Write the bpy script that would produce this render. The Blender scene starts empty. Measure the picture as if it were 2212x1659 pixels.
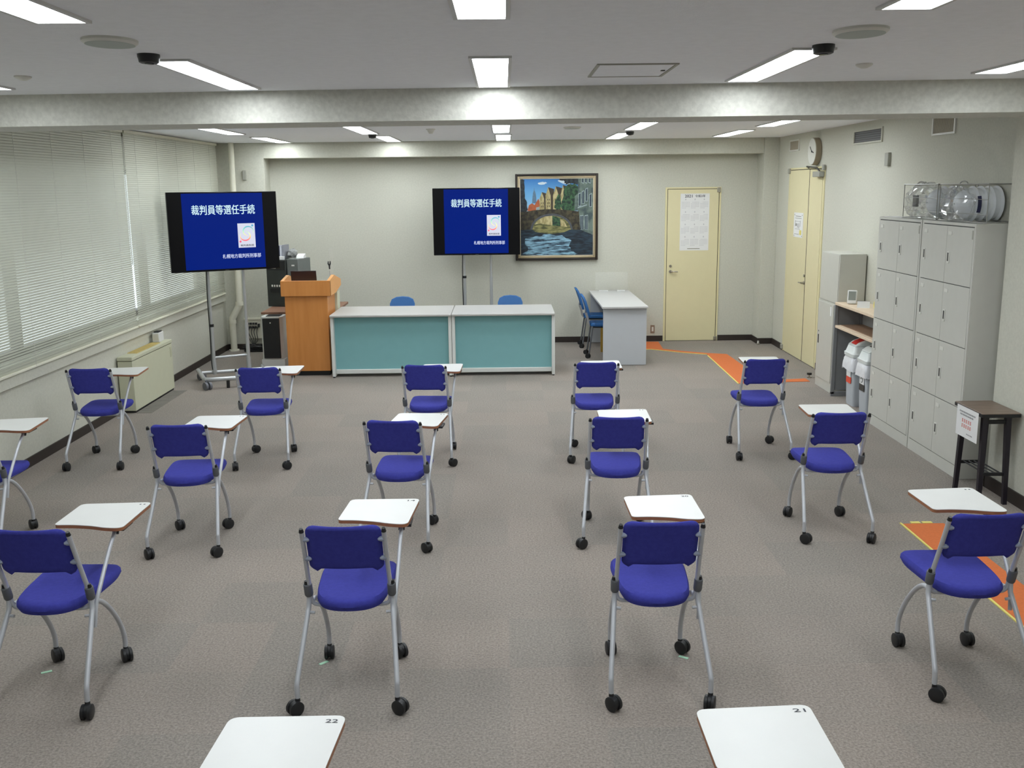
import bpy, math, random
from mathutils import Matrix, Vector
PI = math.pi
random.seed(7)
SC = bpy.context.scene
COL = SC.collection

# ------------------------------------------------------------------ camera, world, exposure
cam_d = bpy.data.cameras.new('camera'); cam = bpy.data.objects.new('camera', cam_d); COL.objects.link(cam)
cam_d.sensor_fit = 'HORIZONTAL'; cam_d.sensor_width = 36.0; cam_d.lens = 34.758
cam_d.clip_start = 0.05; cam_d.clip_end = 200
M3 = Matrix(((0.9999092810596417, 0.012144998214023135, -0.0058248321153391725),
             (-0.008086932039868043, 0.1954645894575653, -0.9806774167881954),
             (-0.010771777057341442, 0.9806355557935714, 0.19554507289231327)))
cam.matrix_world = Matrix.Translation((0, 0, 2.0644)) @ M3.to_4x4()
SC.camera = cam
world = bpy.data.worlds.new('World'); SC.world = world; world.use_nodes = True
bgn = world.node_tree.nodes['Background']
bgn.inputs['Color'].default_value = (0.90, 0.96, 1.0, 1); bgn.inputs['Strength'].default_value = 2.2
SC.view_settings.view_transform = 'Standard'; SC.view_settings.look = 'None'
SC.view_settings.exposure = 0.0; SC.view_settings.gamma = 1.0; SC.view_settings.use_curve_mapping = False
SC.cycles.use_denoising = True
SC.cycles.max_bounces = 8; SC.cycles.diffuse_bounces = 5; SC.cycles.glossy_bounces = 3
SC.cycles.transmission_bounces = 6; SC.cycles.transparent_max_bounces = 12
LAMP = 24.5          # radiance of the ceiling light diffusers

# ------------------------------------------------------------------ materials
def lin(c):
    return tuple((x/12.92 if x <= 0.04045 else ((x+0.055)/1.055)**2.4) for x in (v/255.0 for v in c))
MATS = {}
def mat(name, rgb, rough=0.5, metal=0.0, var=0.05, scale=12.0, bump=0.0, bscale=80.0, spec=0.5, emit=0.0, trans=0.0, sheen=0.0, alpha=None):
    """Principled material; colour varied by a noise texture, optional bump."""
    if name in MATS: return MATS[name]
    m = bpy.data.materials.new(name); m.use_nodes = True
    nt = m.node_tree; n = nt.nodes; l = nt.links
    b = n['Principled BSDF']
    c = lin(rgb)
    b.inputs['Roughness'].default_value = rough; b.inputs['Metallic'].default_value = metal
    b.inputs['Specular IOR Level'].default_value = spec
    if sheen: b.inputs['Sheen Weight'].default_value = sheen
    tc = n.new('ShaderNodeTexCoord')
    nz = n.new('ShaderNodeTexNoise'); nz.inputs['Scale'].default_value = scale; nz.inputs['Detail'].default_value = 3
    l.new(tc.outputs['Object'], nz.inputs['Vector'])
    rp = n.new('ShaderNodeValToRGB')
    rp.color_ramp.elements[0].position = 0.3; rp.color_ramp.elements[1].position = 0.7
    rp.color_ramp.elements[0].color = tuple(x*(1-var) for x in c)+(1,)
    rp.color_ramp.elements[1].color = tuple(min(1, x*(1+var)) for x in c)+(1,)
    l.new(nz.outputs['Fac'], rp.inputs['Fac']); l.new(rp.outputs['Color'], b.inputs['Base Color'])
    if emit:
        l.new(rp.outputs['Color'], b.inputs['Emission Color']); b.inputs['Emission Strength'].default_value = emit
    if trans: b.inputs['Transmission Weight'].default_value = trans
    if alpha is not None: b.inputs['Alpha'].default_value = alpha
    if bump:
        n2 = n.new('ShaderNodeTexNoise'); n2.inputs['Scale'].default_value = bscale; n2.inputs['Detail'].default_value = 4
        l.new(tc.outputs['Object'], n2.inputs['Vector'])
        bp = n.new('ShaderNodeBump'); bp.inputs['Strength'].default_value = bump; bp.inputs['Distance'].default_value = 0.01
        l.new(n2.outputs['Fac'], bp.inputs['Height']); l.new(bp.outputs['Normal'], b.inputs['Normal'])
    MATS[name] = m
    return m

def glassy(name, tint, gloss=0.15, rough=0.03, opac=0.0, opcol=(0.9, 0.9, 0.92)):
    """clear sheet: transparent + gloss (+ a little milky diffuse)"""
    if name in MATS: return MATS[name]
    m = bpy.data.materials.new(name); m.use_nodes = True
    nt = m.node_tree; n = nt.nodes; l = nt.links; n.clear()
    o = n.new('ShaderNodeOutputMaterial'); t = n.new('ShaderNodeBsdfTransparent'); t.inputs[0].default_value = tint+(1,)
    g = n.new('ShaderNodeBsdfGlossy'); g.inputs['Roughness'].default_value = rough
    mx = n.new('ShaderNodeMixShader'); lw = n.new('ShaderNodeLayerWeight'); lw.inputs[0].default_value = 0.35
    mu = n.new('ShaderNodeMath'); mu.operation = 'MULTIPLY_ADD'; mu.inputs[1].default_value = 0.5; mu.inputs[2].default_value = gloss
    l.new(lw.outputs['Fresnel'], mu.inputs[0]); l.new(mu.outputs[0], mx.inputs[0])
    l.new(t.outputs[0], mx.inputs[1]); l.new(g.outputs[0], mx.inputs[2])
    d = n.new('ShaderNodeBsdfDiffuse'); d.inputs[0].default_value = opcol+(1,)
    m2 = n.new('ShaderNodeMixShader'); m2.inputs[0].default_value = opac
    l.new(mx.outputs[0], m2.inputs[1]); l.new(d.outputs[0], m2.inputs[2]); l.new(m2.outputs[0], o.inputs[0])
    MATS[name] = m
    return m

def emissive(name, rgb, strength, rough=0.3):
    """a lit panel: plain emission over a glossy cover"""
    if name in MATS: return MATS[name]
    m = bpy.data.materials.new(name); m.use_nodes = True
    b = m.node_tree.nodes['Principled BSDF']; c = lin(rgb)
    b.inputs['Base Color'].default_value = tuple(x*0.05 for x in c)+(1,)
    b.inputs['Roughness'].default_value = rough; b.inputs['Specular IOR Level'].default_value = 0.15
    b.inputs['Emission Color'].default_value = c+(1,); b.inputs['Emission Strength'].default_value = strength
    MATS[name] = m
    return m

def carpet_mat():
    m = bpy.data.materials.new('carpet_tiles'); m.use_nodes = True
    nt = m.node_tree; n = nt.nodes; l = nt.links; b = n['Principled BSDF']
    b.inputs['Roughness'].default_value = 0.95; b.inputs['Specular IOR Level'].default_value = 0.15
    tc = n.new('ShaderNodeTexCoord')
    mp = n.new('ShaderNodeVectorMath'); mp.operation = 'DIVIDE'; mp.inputs[1].default_value = (0.375, 0.5, 1)
    l.new(tc.outputs['Object'], mp.inputs[0])
    fl = n.new('ShaderNodeVectorMath'); fl.operation = 'FLOOR'; l.new(mp.outputs[0], fl.inputs[0])
    wn = n.new('ShaderNodeTexWhiteNoise'); wn.noise_dimensions = '3D'; l.new(fl.outputs[0], wn.inputs['Vector'])
    r1 = n.new('ShaderNodeValToRGB')
    r1.color_ramp.elements[0].color = lin((139, 134, 128))+(1,); r1.color_ramp.elements[1].color = lin((147, 139, 132))+(1,)
    l.new(wn.outputs['Value'], r1.inputs['Fac'])
    nz = n.new('ShaderNodeTexNoise'); nz.inputs['Scale'].default_value = 95; nz.inputs['Detail'].default_value = 5; nz.inputs['Roughness'].default_value = 0.75
    l.new(tc.outputs['Object'], nz.inputs['Vector'])
    r2 = n.new('ShaderNodeValToRGB'); r2.color_ramp.elements[0].position = 0.33; r2.color_ramp.elements[1].position = 0.67
    r2.color_ramp.elements[0].color = (0.62, 0.62, 0.62, 1); r2.color_ramp.elements[1].color = (1.32, 1.30, 1.28, 1)
    l.new(nz.outputs['Fac'], r2.inputs['Fac'])
    mx = n.new('ShaderNodeMix'); mx.data_type = 'RGBA'; mx.blend_type = 'MULTIPLY'; mx.inputs[0].default_value = 1.0
    l.new(r1.outputs[0], mx.inputs[6]); l.new(r2.outputs[0], mx.inputs[7])
    n3 = n.new('ShaderNodeTexNoise'); n3.inputs['Scale'].default_value = 2.2; n3.inputs['Detail'].default_value = 3
    l.new(tc.outputs['Object'], n3.inputs['Vector'])
    r3 = n.new('ShaderNodeValToRGB'); r3.color_ramp.elements[0].color = (0.92, 0.92, 0.92, 1); r3.color_ramp.elements[1].color = (1.06, 1.05, 1.04, 1)
    l.new(n3.outputs['Fac'], r3.inputs['Fac'])
    m3 = n.new('ShaderNodeMix'); m3.data_type = 'RGBA'; m3.blend_type = 'MULTIPLY'; m3.inputs[0].default_value = 1.0
    l.new(mx.outputs[2], m3.inputs[6]); l.new(r3.outputs[0], m3.inputs[7])
    l.new(m3.outputs[2], b.inputs['Base Color'])
    bp = n.new('ShaderNodeBump'); bp.inputs['Strength'].default_value = 0.5; bp.inputs['Distance'].default_value = 0.004
    l.new(nz.outputs['Fac'], bp.inputs['Height']); l.new(bp.outputs['Normal'], b.inputs['Normal'])
    return m

def slat_mat():
    m = bpy.data.materials.new('blind_slats'); m.use_nodes = True
    nt = m.node_tree; n = nt.nodes; l = nt.links; n.clear()
    o = n.new('ShaderNodeOutputMaterial')
    d = n.new('ShaderNodeBsdfPrincipled'); d.inputs['Roughness'].default_value = 0.4
    tc = n.new('ShaderNodeTexCoord'); nz = n.new('ShaderNodeTexNoise'); nz.inputs['Scale'].default_value = 3
    l.new(tc.outputs['Object'], nz.inputs['Vector'])
    rp = n.new('ShaderNodeValToRGB'); rp.color_ramp.elements[0].color = lin((205, 206, 190))+(1,); rp.color_ramp.elements[1].color = lin((214, 215, 200))+(1,)
    l.new(nz.outputs['Fac'], rp.inputs['Fac']); l.new(rp.outputs[0], d.inputs['Base Color'])
    t = n.new('ShaderNodeBsdfTranslucent'); t.inputs[0].default_value = (0.55, 0.57, 0.55, 1)
    mx = n.new('ShaderNodeMixShader'); mx.inputs[0].default_value = 0.14
    l.new(d.outputs[0], mx.inputs[1]); l.new(t.outputs[0], mx.inputs[2]); l.new(mx.outputs[0], o.inputs[0])
    return m

def ramp_z_mat(name, stops, emit=0.0, axis=2, wave=None):
    """colour by height of the object's own coordinates; the printed / painted gradient of a picture"""
    m = bpy.data.materials.new(name); m.use_nodes = True
    nt = m.node_tree; n = nt.nodes; l = nt.links; b = n['Principled BSDF']; b.inputs['Roughness'].default_value = 0.45
    tc = n.new('ShaderNodeTexCoord'); sp = n.new('ShaderNodeSeparateXYZ'); l.new(tc.outputs['Object'], sp.inputs[0])
    z0, z1 = stops[0][0], stops[-1][0]
    mr = n.new('ShaderNodeMapRange'); mr.inputs['From Min'].default_value = z0; mr.inputs['From Max'].default_value = z1
    l.new(sp.outputs[axis], mr.inputs['Value'])
    rp = n.new('ShaderNodeValToRGB'); e = rp.color_ramp.elements
    while len(e) < len(stops): e.new(0.5)
    for i, (z, c) in enumerate(stops):
        e[i].position = (z-z0)/(z1-z0); e[i].color = lin(c)+(1,)
    l.new(mr.outputs[0], rp.inputs['Fac']); l.new(rp.outputs[0], b.inputs['Base Color'])
    if emit:
        l.new(rp.outputs[0], b.inputs['Emission Color']); b.inputs['Emission Strength'].default_value = emit
    return m

def mottled(name, c0, c1, scale, stretch=(1, 1, 1), rough=0.6, lo=0.4, hi=0.6, detail=6):
    m = bpy.data.materials.new(name); m.use_nodes = True
    nt = m.node_tree; n = nt.nodes; l = nt.links; b = n['Principled BSDF']; b.inputs['Roughness'].default_value = rough
    tc = n.new('ShaderNodeTexCoord'); mp = n.new('ShaderNodeMapping'); mp.inputs['Scale'].default_value = stretch
    l.new(tc.outputs['Object'], mp.inputs['Vector'])
    nz = n.new('ShaderNodeTexNoise'); nz.inputs['Scale'].default_value = scale; nz.inputs['Detail'].default_value = detail
    l.new(mp.outputs[0], nz.inputs['Vector'])
    rp = n.new('ShaderNodeValToRGB'); rp.color_ramp.elements[0].position = lo; rp.color_ramp.elements[1].position = hi
    rp.color_ramp.elements[0].color = lin(c0)+(1,); rp.color_ramp.elements[1].color = lin(c1)+(1,)
    l.new(nz.outputs['Fac'], rp.inputs['Fac']); l.new(rp.outputs[0], b.inputs['Base Color'])
    return m

m_wall = mat('wall_paint', (197, 197, 184), 0.85, var=0.045, scale=55, bump=0.12, bscale=140)
m_beam = mat('wall_paper_beam', (199, 199, 190), 0.85, var=0.09, scale=34, bump=0.25, bscale=60)
m_ceil = mat('ceiling_board', (240, 242, 246), 0.9, var=0.02, scale=20, bump=0.15, bscale=120)
m_floor = carpet_mat()
m_base = mat('baseboard_vinyl', (46, 38, 34), 0.5, var=0.05)
m_door = mat('door_cream', (218, 210, 170), 0.4, var=0.01)
m_dframe = mat('door_frame_cream', (220, 212, 168), 0.45, var=0.01)
m_gap = mat('shadow_gap', (52, 46, 34), 0.8, var=0.02)
m_steel = mat('satin_steel', (176, 172, 160), 0.3, 0.9, var=0.03)
m_chrome = mat('chrome_tube', (186, 189, 190), 0.28, 0.5, var=0.02)
m_tube = mat('silver_paint_tube', (190, 193, 198), 0.36, 0.25, var=0.03)
m_joint = mat('grey_plastic_joint', (92, 95, 99), 0.5, var=0.04)
m_clip = mat('pale_clip', (150, 158, 178), 0.4, var=0.03)
m_black = mat('black_plastic', (26, 27, 29), 0.45, var=0.08)
m_blue = mat('blue_fabric', (62, 65, 154), 0.9, var=0.08, scale=60, bump=0.3, bscale=500, spec=0.2)
m_white = mat('white_laminate', (216, 217, 214), 0.35, var=0.01)
m_edge = mat('brown_edge', (150, 98, 66), 0.5, var=0.08, scale=40)
m_ink = mat('ink', (60, 62, 70), 0.7, var=0.02)
m_grey = mat('locker_grey', (198, 198, 190), 0.42, var=0.015)
m_grey2 = mat('cabinet_grey', (193, 193, 184), 0.42, var=0.015)
m_dgrey = mat('dark_grey_frame', (126, 128, 130), 0.45, var=0.03)
m_slot = mat('handle_slot', (66, 66, 64), 0.4, 0.3, var=0.05)
m_plate = mat('pale_plate', (214, 214, 206), 0.4, var=0.02)
m_cream = mat('cream_enamel', (196, 197, 172), 0.45, var=0.015)
m_yellow_grille = mat('yellow_grille', (208, 190, 128), 0.6, var=0.12, scale=30)
m_wood = mottled('podium_wood', (193, 126, 62), (203, 136, 71), 3.0, (6, 6, 0.6), 0.4, 0.35, 0.65)
m_woodtop = mat('podium_wood_top', (214, 155, 92), 0.45, var=0.03)
m_pale_wood = mat('pale_wood', (222, 202, 176), 0.45, var=0.04, scale=20)
m_brown_wood = mottled('dark_brown_top', (104, 88, 76), (122, 104, 90), 6.0, (1, 8, 1), 0.4)
m_brown_mat = mat('brown_shelf', (146, 120, 98), 0.6, var=0.06)
m_teal = mat('teal_panel', (126, 178, 181), 0.55, var=0.015)
m_counter = mat('counter_top', (182, 181, 177), 0.35, var=0.01)
m_counter_leg = mat('counter_leg', (216, 218, 214), 0.4, var=0.01)
m_bluechair = mat('mid_blue_shell', (34, 92, 150), 0.6, var=0.05)
m_greyshell = mat('grey_shell', (148, 148, 150), 0.5, var=0.04)
m_orange = mat('orange_carpet', (204, 110, 58), 0.95, var=0.06, scale=80)
m_yellow = mat('yellow_tape', (226, 214, 118), 0.6, var=0.03)
m_greent = mat('green_tape', (170, 214, 186), 0.6, var=0.03)
m_paper = mat('paper', (226, 227, 226), 0.8, var=0.01)
m_red = mat('red_plastic', (200, 34, 30), 0.4, var=0.04)
m_redlabel = mat('red_label', (226, 84, 60), 0.6, var=0.03)
m_redink = mat('red_ink', (214, 106, 92), 0.7, var=0.05)
m_bin = mat('bin_grey', (186, 192, 198), 0.45, var=0.02)
m_binlid = mat('bin_lid', (214, 220, 218), 0.4, var=0.02)
m_bag = mat('white_bag', (226, 228, 232), 0.3, var=0.04, scale=14, bump=0.6, bscale=18)
m_helmet = mat('white_helmet', (228, 232, 236), 0.25, var=0.01)
m_navy = mat('navy_label', (36, 40, 74), 0.5, var=0.1)
m_wire = mat('basket_wire', (140, 140, 134), 0.4, 0.3, var=0.03)
m_rack = mat('dark_rack', (48, 52, 50), 0.35, var=0.1)
m_rackside = mat('rack_side', (106, 112, 110), 0.5, var=0.03)
m_screenblack = mat('screen_black', (12, 12, 14), 0.25, var=0.02, spec=0.2)
m_slide = emissive('slide_blue', (0, 30, 122), 0.95, 0.25)
m_slidetext = emissive('slide_white', (205, 235, 245), 1.0)
m_slidesmall = emissive('slide_small', (205, 215, 245), 1.0)
m_logo_bg = emissive('logo_white', (225, 228, 245), 0.9)
m_lamp = emissive('lamp_diffuser', (245, 251, 255), LAMP)
m_lampframe = mat('lamp_frame', (206, 206, 204), 0.5, var=0.01)
m_clear = glassy('clear_bag', (0.95, 0.96, 0.96), 0.05, 0.08, 0.07)
m_acryl = glassy('clear_acrylic', (1.0, 1.0, 1.0), -0.05, 0.02, 0.05, (0.95, 0.96, 0.97))
m_glass = glassy('window_glass', (0.96, 0.98, 0.98), 0.04)
m_alu = mat('window_frame_metal', (120, 118, 112), 0.4, 0.5, var=0.03)
m_vent = mat('beige_vent', (176, 168, 150), 0.5, var=0.03)
m_sensor = mat('grey_box', (158, 158, 148), 0.5, var=0.03)
m_pipe = mat('pipe_cream', (224, 222, 204), 0.5, var=0.01)
m_speaker = mat('speaker_mesh', (176, 184, 178), 0.7, var=0.05, scale=200)
m_slats = slat_mat()

# ------------------------------------------------------------------ mesh builder
class MB:
    def __init__(s): s.v = []; s.f = []; s.mi = []; s.cur = 0
    def mat(s, i): s.cur = i; return s
    def add(s, vs, fs):
        o = len(s.v); s.v += [tuple(v) for v in vs]
        for f in fs: s.f.append(tuple(i+o for i in f)); s.mi.append(s.cur)
        return s
    def box(s, x0, x1, y0, y1, z0, z1, T=None):
        vs = [Vector((x, y, z)) for z in (z0, z1) for y in (y0, y1) for x in (x0, x1)]
        if T is not None: vs = [T @ v for v in vs]
        return s.add(vs, [(0, 2, 3, 1), (4, 5, 7, 6), (0, 1, 5, 4), (2, 6, 7, 3), (0, 4, 6, 2), (1, 3, 7, 5)])
    def prism(s, poly, lo, hi, axis='z'):
        """extrude a polygon: axis z: (x,y); axis y: (x,z); axis x: (y,z)"""
        def P(a, b, c):
            return {'z': (a, b, c), 'y': (a, c, b), 'x': (c, a, b)}[axis]
        n = len(poly)
        vs = [P(a, b, lo) for a, b in poly]+[P(a, b, hi) for a, b in poly]
        fs = [tuple(range(n))[::-1], tuple(range(n, 2*n))]+[(i, (i+1) % n, n+(i+1) % n, n+i) for i in range(n)]
        return s.add(vs, fs)
    def face(s, pts): return s.add(pts, [tuple(range(len(pts)))])
    def rings(s, rings, cap=True, closed=False):
        n = len(rings[0]); vs = [p for r in rings for p in r]; fs = []
        m = len(rings)
        for k in range(m if closed else m-1):
            a, b = k*n, ((k+1) % m)*n
            for i in range(n): fs.append((a+i, a+(i+1) % n, b+(i+1) % n, b+i))
        if cap and not closed: fs.append(tuple(range(n))[::-1]); fs.append(tuple((m-1)*n+i for i in range(n)))
        return s.add(vs, fs)
    def tube(s, path, r, seg=10, cap=True, closed=False):
        P = [Vector(p) for p in path]; n = len(P); R = r if isinstance(r, (list, tuple)) else [r]*n
        t0 = (P[1]-P[0]).normalized()
        up = Vector((0, 0, 1)) if abs(t0.z) < 0.9 else Vector((1, 0, 0))
        u = t0.cross(up).normalized(); rs = []
        for i in range(n):
            if closed: t = (P[(i+1) % n]-P[i-1]).normalized()
            elif i == 0: t = t0
            elif i == n-1: t = (P[i]-P[i-1]).normalized()
            else: t = ((P[i+1]-P[i]).normalized()+(P[i]-P[i-1]).normalized()).normalized()
            u = (u-t*u.dot(t)).normalized(); w = t.cross(u)
            rs.append([tuple(P[i]+(u*math.cos(a)+w*math.sin(a))*R[i]) for a in (2*PI*k/seg for k in range(seg))])
        return s.rings(rs, cap, closed)
    def cyl(s, a, b, r, seg=20, r2=None): return s.tube([a, b], [r, r if r2 is None else r2], seg)
    def lathe(s, prof, c=(0, 0, 0), seg=28, sx=1.0, sy=1.0):
        """profile of (radius, z) about the z axis at c"""
        rs = [[(c[0]+r*sx*math.cos(a), c[1]+r*sy*math.sin(a), c[2]+z) for a in (2*PI*k/seg for k in range(seg))] for r, z in prof]
        return s.rings(rs, True)
    def mesh(s, name, mats, smooth=40):
        me = bpy.data.meshes.new(name); me.from_pydata(s.v, [], s.f)
        for m in (mats if isinstance(mats, (list, tuple)) else [mats]): me.materials.append(m)
        me.polygons.foreach_set('material_index', s.mi)
        import bmesh
        bm = bmesh.new(); bm.from_mesh(me); bmesh.ops.recalc_face_normals(bm, faces=bm.faces[:]); bm.to_mesh(me); bm.free()
        if smooth:
            me.shade_smooth(); me.set_sharp_from_angle(angle=math.radians(smooth))
        me.update()
        return me
    def build(s, name, mats, parent=None, loc=(0, 0, 0), rotz=0, bevel=0, smooth=40, world=False, kind=None):
        """world=True: the vertices are in room coordinates; move them to the parent's own frame"""
        if world and parent is not None:
            inv = root_matrix(parent).inverted(); s.v = [tuple(inv @ Vector(v)) for v in s.v]
        o = bpy.data.objects.new(name, s.mesh(name, mats, smooth)); COL.objects.link(o)
        o.location = loc; o.rotation_euler = (0, 0, rotz)
        if parent is not None: o.parent = parent
        if bevel:
            b = o.modifiers.new('bevel', 'BEVEL'); b.width = bevel; b.segments = 2; b.limit_method = 'ANGLE'; b.angle_limit = math.radians(50)
        if kind: o['kind'] = kind
        return o
def root_matrix(o):
    m = Matrix.LocRotScale(o.location, o.rotation_euler, None)
    return root_matrix(o.parent) @ m if o.parent else m
def tag(o, label, cat, group=None):
    o['label'] = label; o['category'] = cat
    if group: o['group'] = group
    return o
def thing(name, label, cat, loc=(0, 0, 0), rotz=0, group=None):
    o = bpy.data.objects.new(name, None); COL.objects.link(o); o.empty_display_size = 0.1
    o.location = loc; o.rotation_euler = (0, 0, rotz)
    return tag(o, label, cat, group)
def copy_tree(o, parent=None):
    c = o.copy(); COL.objects.link(c)
    if parent is not None: c.parent = parent; c.matrix_parent_inverse = o.matrix_parent_inverse.copy()
    for ch in list(o.children): copy_tree(ch, c)
    return c
def smoothpath(pts, n=6):
    P = [Vector(p) for p in pts]; out = []
    for i in range(len(P)-1):
        a, b, c, d = P[max(i-1, 0)], P[i], P[i+1], P[min(i+2, len(P)-1)]
        for k in range(n):
            t = k/n
            out.append(tuple(0.5*((2*b)+(c-a)*t+(2*a-5*b+4*c-d)*t*t+(3*b-a-3*c+d)*t**3)))
    out.append(tuple(P[-1])); return out
def closedpath(pts, n=5):
    P = [Vector(p) for p in pts]; m = len(P); out = []
    for i in range(m):
        a, b, c, d = P[i-1], P[i], P[(i+1) % m], P[(i+2) % m]
        for k in range(n):
            t = k/n
            out.append(tuple(0.5*((2*b)+(c-a)*t+(2*a-5*b+4*c-d)*t*t+(3*b-a-3*c+d)*t**3)))
    return out
def roundpoly(pts, r, n=5):
    out = []; m = len(pts)
    for i in range(m):
        p = Vector(pts[i][:2]); a = Vector(pts[i-1][:2]); b = Vector(pts[(i+1) % m][:2])
        ri = r[i] if isinstance(r, (list, tuple)) else r
        d1 = (a-p).normalized(); d2 = (b-p).normalized(); ri = min(ri, (a-p).length*0.45, (b-p).length*0.45)
        s0, s1 = p+d1*ri, p+d2*ri
        for k in range(n+1):
            t = k/n; q = s0*(1-t)**2+p*2*t*(1-t)+s1*t*t; out.append((q.x, q.y))
    return out
def text_mesh(body, bold=0.0):
    """outline of a text as flat faces, scaled to a unit box (0..1, 0..1); returns verts and faces"""
    cu = bpy.data.curves.new('text', 'FONT'); cu.body = body; cu.offset = bold; cu.resolution_u = 3
    o = bpy.data.objects.new('text', cu); COL.objects.link(o)
    dg = bpy.context.evaluated_depsgraph_get(); me = bpy.data.meshes.new_from_object(o.evaluated_get(dg))
    vs = [v.co.copy() for v in me.vertices]; fs = [tuple(p.vertices) for p in me.polygons]
    bpy.data.objects.remove(o); bpy.data.curves.remove(cu); bpy.data.meshes.remove(me)
    if not vs: return [], []
    x0 = min(v.x for v in vs); x1 = max(v.x for v in vs); y0 = min(v.y for v in vs); y1 = max(v.y for v in vs)
    return [((v.x-x0)/(x1-x0), (v.y-y0)/(y1-y0)) for v in vs], fs
def text_on(mb, body, org, ux, uy, bold=0.0, heavy=0.0):
    """lay a text into the parallelogram org, ux (right), uy (up)"""
    vs, fs = text_mesh(body, bold); o = Vector(org); a = Vector(ux); b = Vector(uy)
    nrm = a.cross(b).normalized(); q = heavy*b.length
    for k, (sx, sy) in enumerate(((0, 0), (q, 0), (-q, 0), (0, q), (0, -q)) if heavy else ((0, 0),)):
        d = a.normalized()*sx+b.normalized()*sy*0.6+nrm*0.00004*k
        mb.add([o+a*x+b*y+d for x, y in vs], fs)
    return mb

# ------------------------------------------------------------------ the room
XL, XR, YF, YB, ZC = -3.66, 3.51, 13.2, -2.2, 2.645
def struct(name, mb, mats, bevel=0, smooth=40): return mb.build(name, mats, None, bevel=bevel, smooth=smooth, kind='structure')
struct('floor', MB().box(XL-0.3, XR+0.1, YB-0.1, YF+0.2, -0.1, 0), m_floor)
struct('ceiling', MB().box(XL-0.3, XR+0.1, YB-0.1, YF+0.2, ZC, ZC+0.1), m_ceil)
WY0, WY1, WZ0, WZ1 = 6.62, 12.62, 0.80, 2.28
wl = MB()
wl.box(XL-0.3, XL, YB-0.1, WY0, 0, ZC); wl.box(XL-0.3, XL, WY1, YF+0.2, 0, ZC)
wl.box(XL-0.3, XL, WY0, WY1, 0, WZ0); wl.box(XL-0.3, XL, WY0, WY1, WZ1, ZC)
struct('wall_left', wl, m_wall)
struct('wall_right', MB().box(XR, XR+0.1, YB-0.1, YF+0.2, 0, ZC), m_wall)
struct('wall_front', MB().box(XL, XR, YF, YF+0.2, 0, ZC), m_wall)
struct('wall_back', MB().box(XL-0.3, XR+0.1, YB-0.1, YB, 0, ZC), m_wall)
struct('wall_pillar', MB().box(3.30, XR, 5.35, 6.53, 0, ZC), m_wall, 0.004)
struct('wall_column_left', MB().box(XL, -3.05, 12.9, YF, 0, ZC), m_wall, 0.004)
struct('wall_column_right', MB().box(3.32, XR, 12.87, YF, 0, ZC), m_wall, 0.004)
struct('trim_1', MB().box(-3.05, 3.32, 12.9, YF, 2.452, ZC), m_wall, 0.003)
bt = Matrix.Translation((0, 6.08, 0)) @ Matrix.Rotation(math.radians(-3.5), 4, 'Z')
struct('ceiling_beam', MB().box(-3.75, 3.60, 0, 0.5, 2.458, ZC+0.01, bt), m_beam)
struct('trim_2', MB().box(-3.7, XL+0.035, 6.6, 12.83, 0.655, 0.742), m_wall, 0.004)
BH = 0.075
struct('baseboard_left', MB().box(XL, XL+0.012, YB, 12.9, 0, BH), m_base)
bf = MB(); bf.box(XL, -3.05, 12.888, 12.9, 0, BH); bf.box(-3.05, -3.038, 12.9, YF, 0, BH)
bf.box(-3.038, 2.115, YF-0.012, YF, 0, BH); bf.box(2.86, 3.32, YF-0.012, YF, 0, BH)
bf.box(3.308, 3.32, 12.858, YF, 0, BH); bf.box(3.32, XR, 12.858, 12.87, 0, BH)
struct('baseboard_front', bf, m_base)
br = MB(); br.box(XR-0.012, XR, 12.36, 12.87, 0, BH); br.box(XR-0.012, XR, 6.53, 11.0, 0, BH)
br.box(3.288, 3.30, 5.34, 6.54, 0, BH+0.015); br.box(3.288, XR, 6.53, 6.542, 0, BH+0.015)
struct('baseboard_right', br, m_base)

# window behind the blinds
wf = MB()
posts = [6.65, 7.75, 10.62, 12.59]
for y in posts: wf.box(XL-0.24, XL-0.16, y-0.028, y+0.028, WZ0, WZ1)
wf.box(XL-0.24, XL-0.16, WY0, WY1, WZ0, WZ0+0.05); wf.box(XL-0.24, XL-0.16, WY0, WY1, WZ1-0.05, WZ1)
win = struct('window_1', wf, m_alu)
for a, b in zip(posts[:-1], posts[1:]):
    MB().box(XL-0.204, XL-0.198, a+0.028, b-0.028, WZ0+0.05, WZ1-0.05).build('pane', m_glass, win)

# doors
d1 = struct('door_1', MB().box(2.153, 2.822, YF-0.012, YF, 0.008, 2.008), m_door, 0.002)
fr = MB().mat(0)
fr.box(2.120, 2.146, YF-0.010, YF, 0, 2.035); fr.box(2.830, 2.852, YF-0.010, YF, 0, 2.035); fr.box(2.146, 2.830, YF-0.010, YF, 2.015, 2.035)
fr.mat(1).box(2.146, 2.153, YF-0.004, YF, 0, 2.015).box(2.822, 2.830, YF-0.004, YF, 0, 2.015).box(2.146, 2.83, YF-0.004, YF, 2.008, 2.015)
fr.build('door_frame', [m_dframe, m_gap], d1)
h = MB(); h.cyl((2.203, YF-0.012, 0.936), (2.203, YF-0.05, 0.936), 0.012, 14)
h.tube(smoothpath([(2.203, YF-0.05, 0.936), (2.24, YF-0.055, 0.938), (2.295, YF-0.05, 0.934)]), 0.008, 8)
h.cyl((2.203, YF-0.012, 0.936), (2.203, YF-0.018, 0.936), 0.021, 18)
h.build('door_handle', m_steel, d1)
MB().cyl((2.203, YF-0.012, 1.008), (2.203, YF-0.022, 1.008), 0.017, 18).build('lock', m_steel, d1)
hh = MB().box(2.797, 2.842, YF-0.03, YF-0.008, 1.965, 2.028); hh.build('hinge', m_steel, d1, bevel=0.004)
MB().box(2.80, 2.842, YF-0.03, YF-0.008, 0.01, 0.06).build('hinge', m_steel, d1, bevel=0.004)
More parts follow.
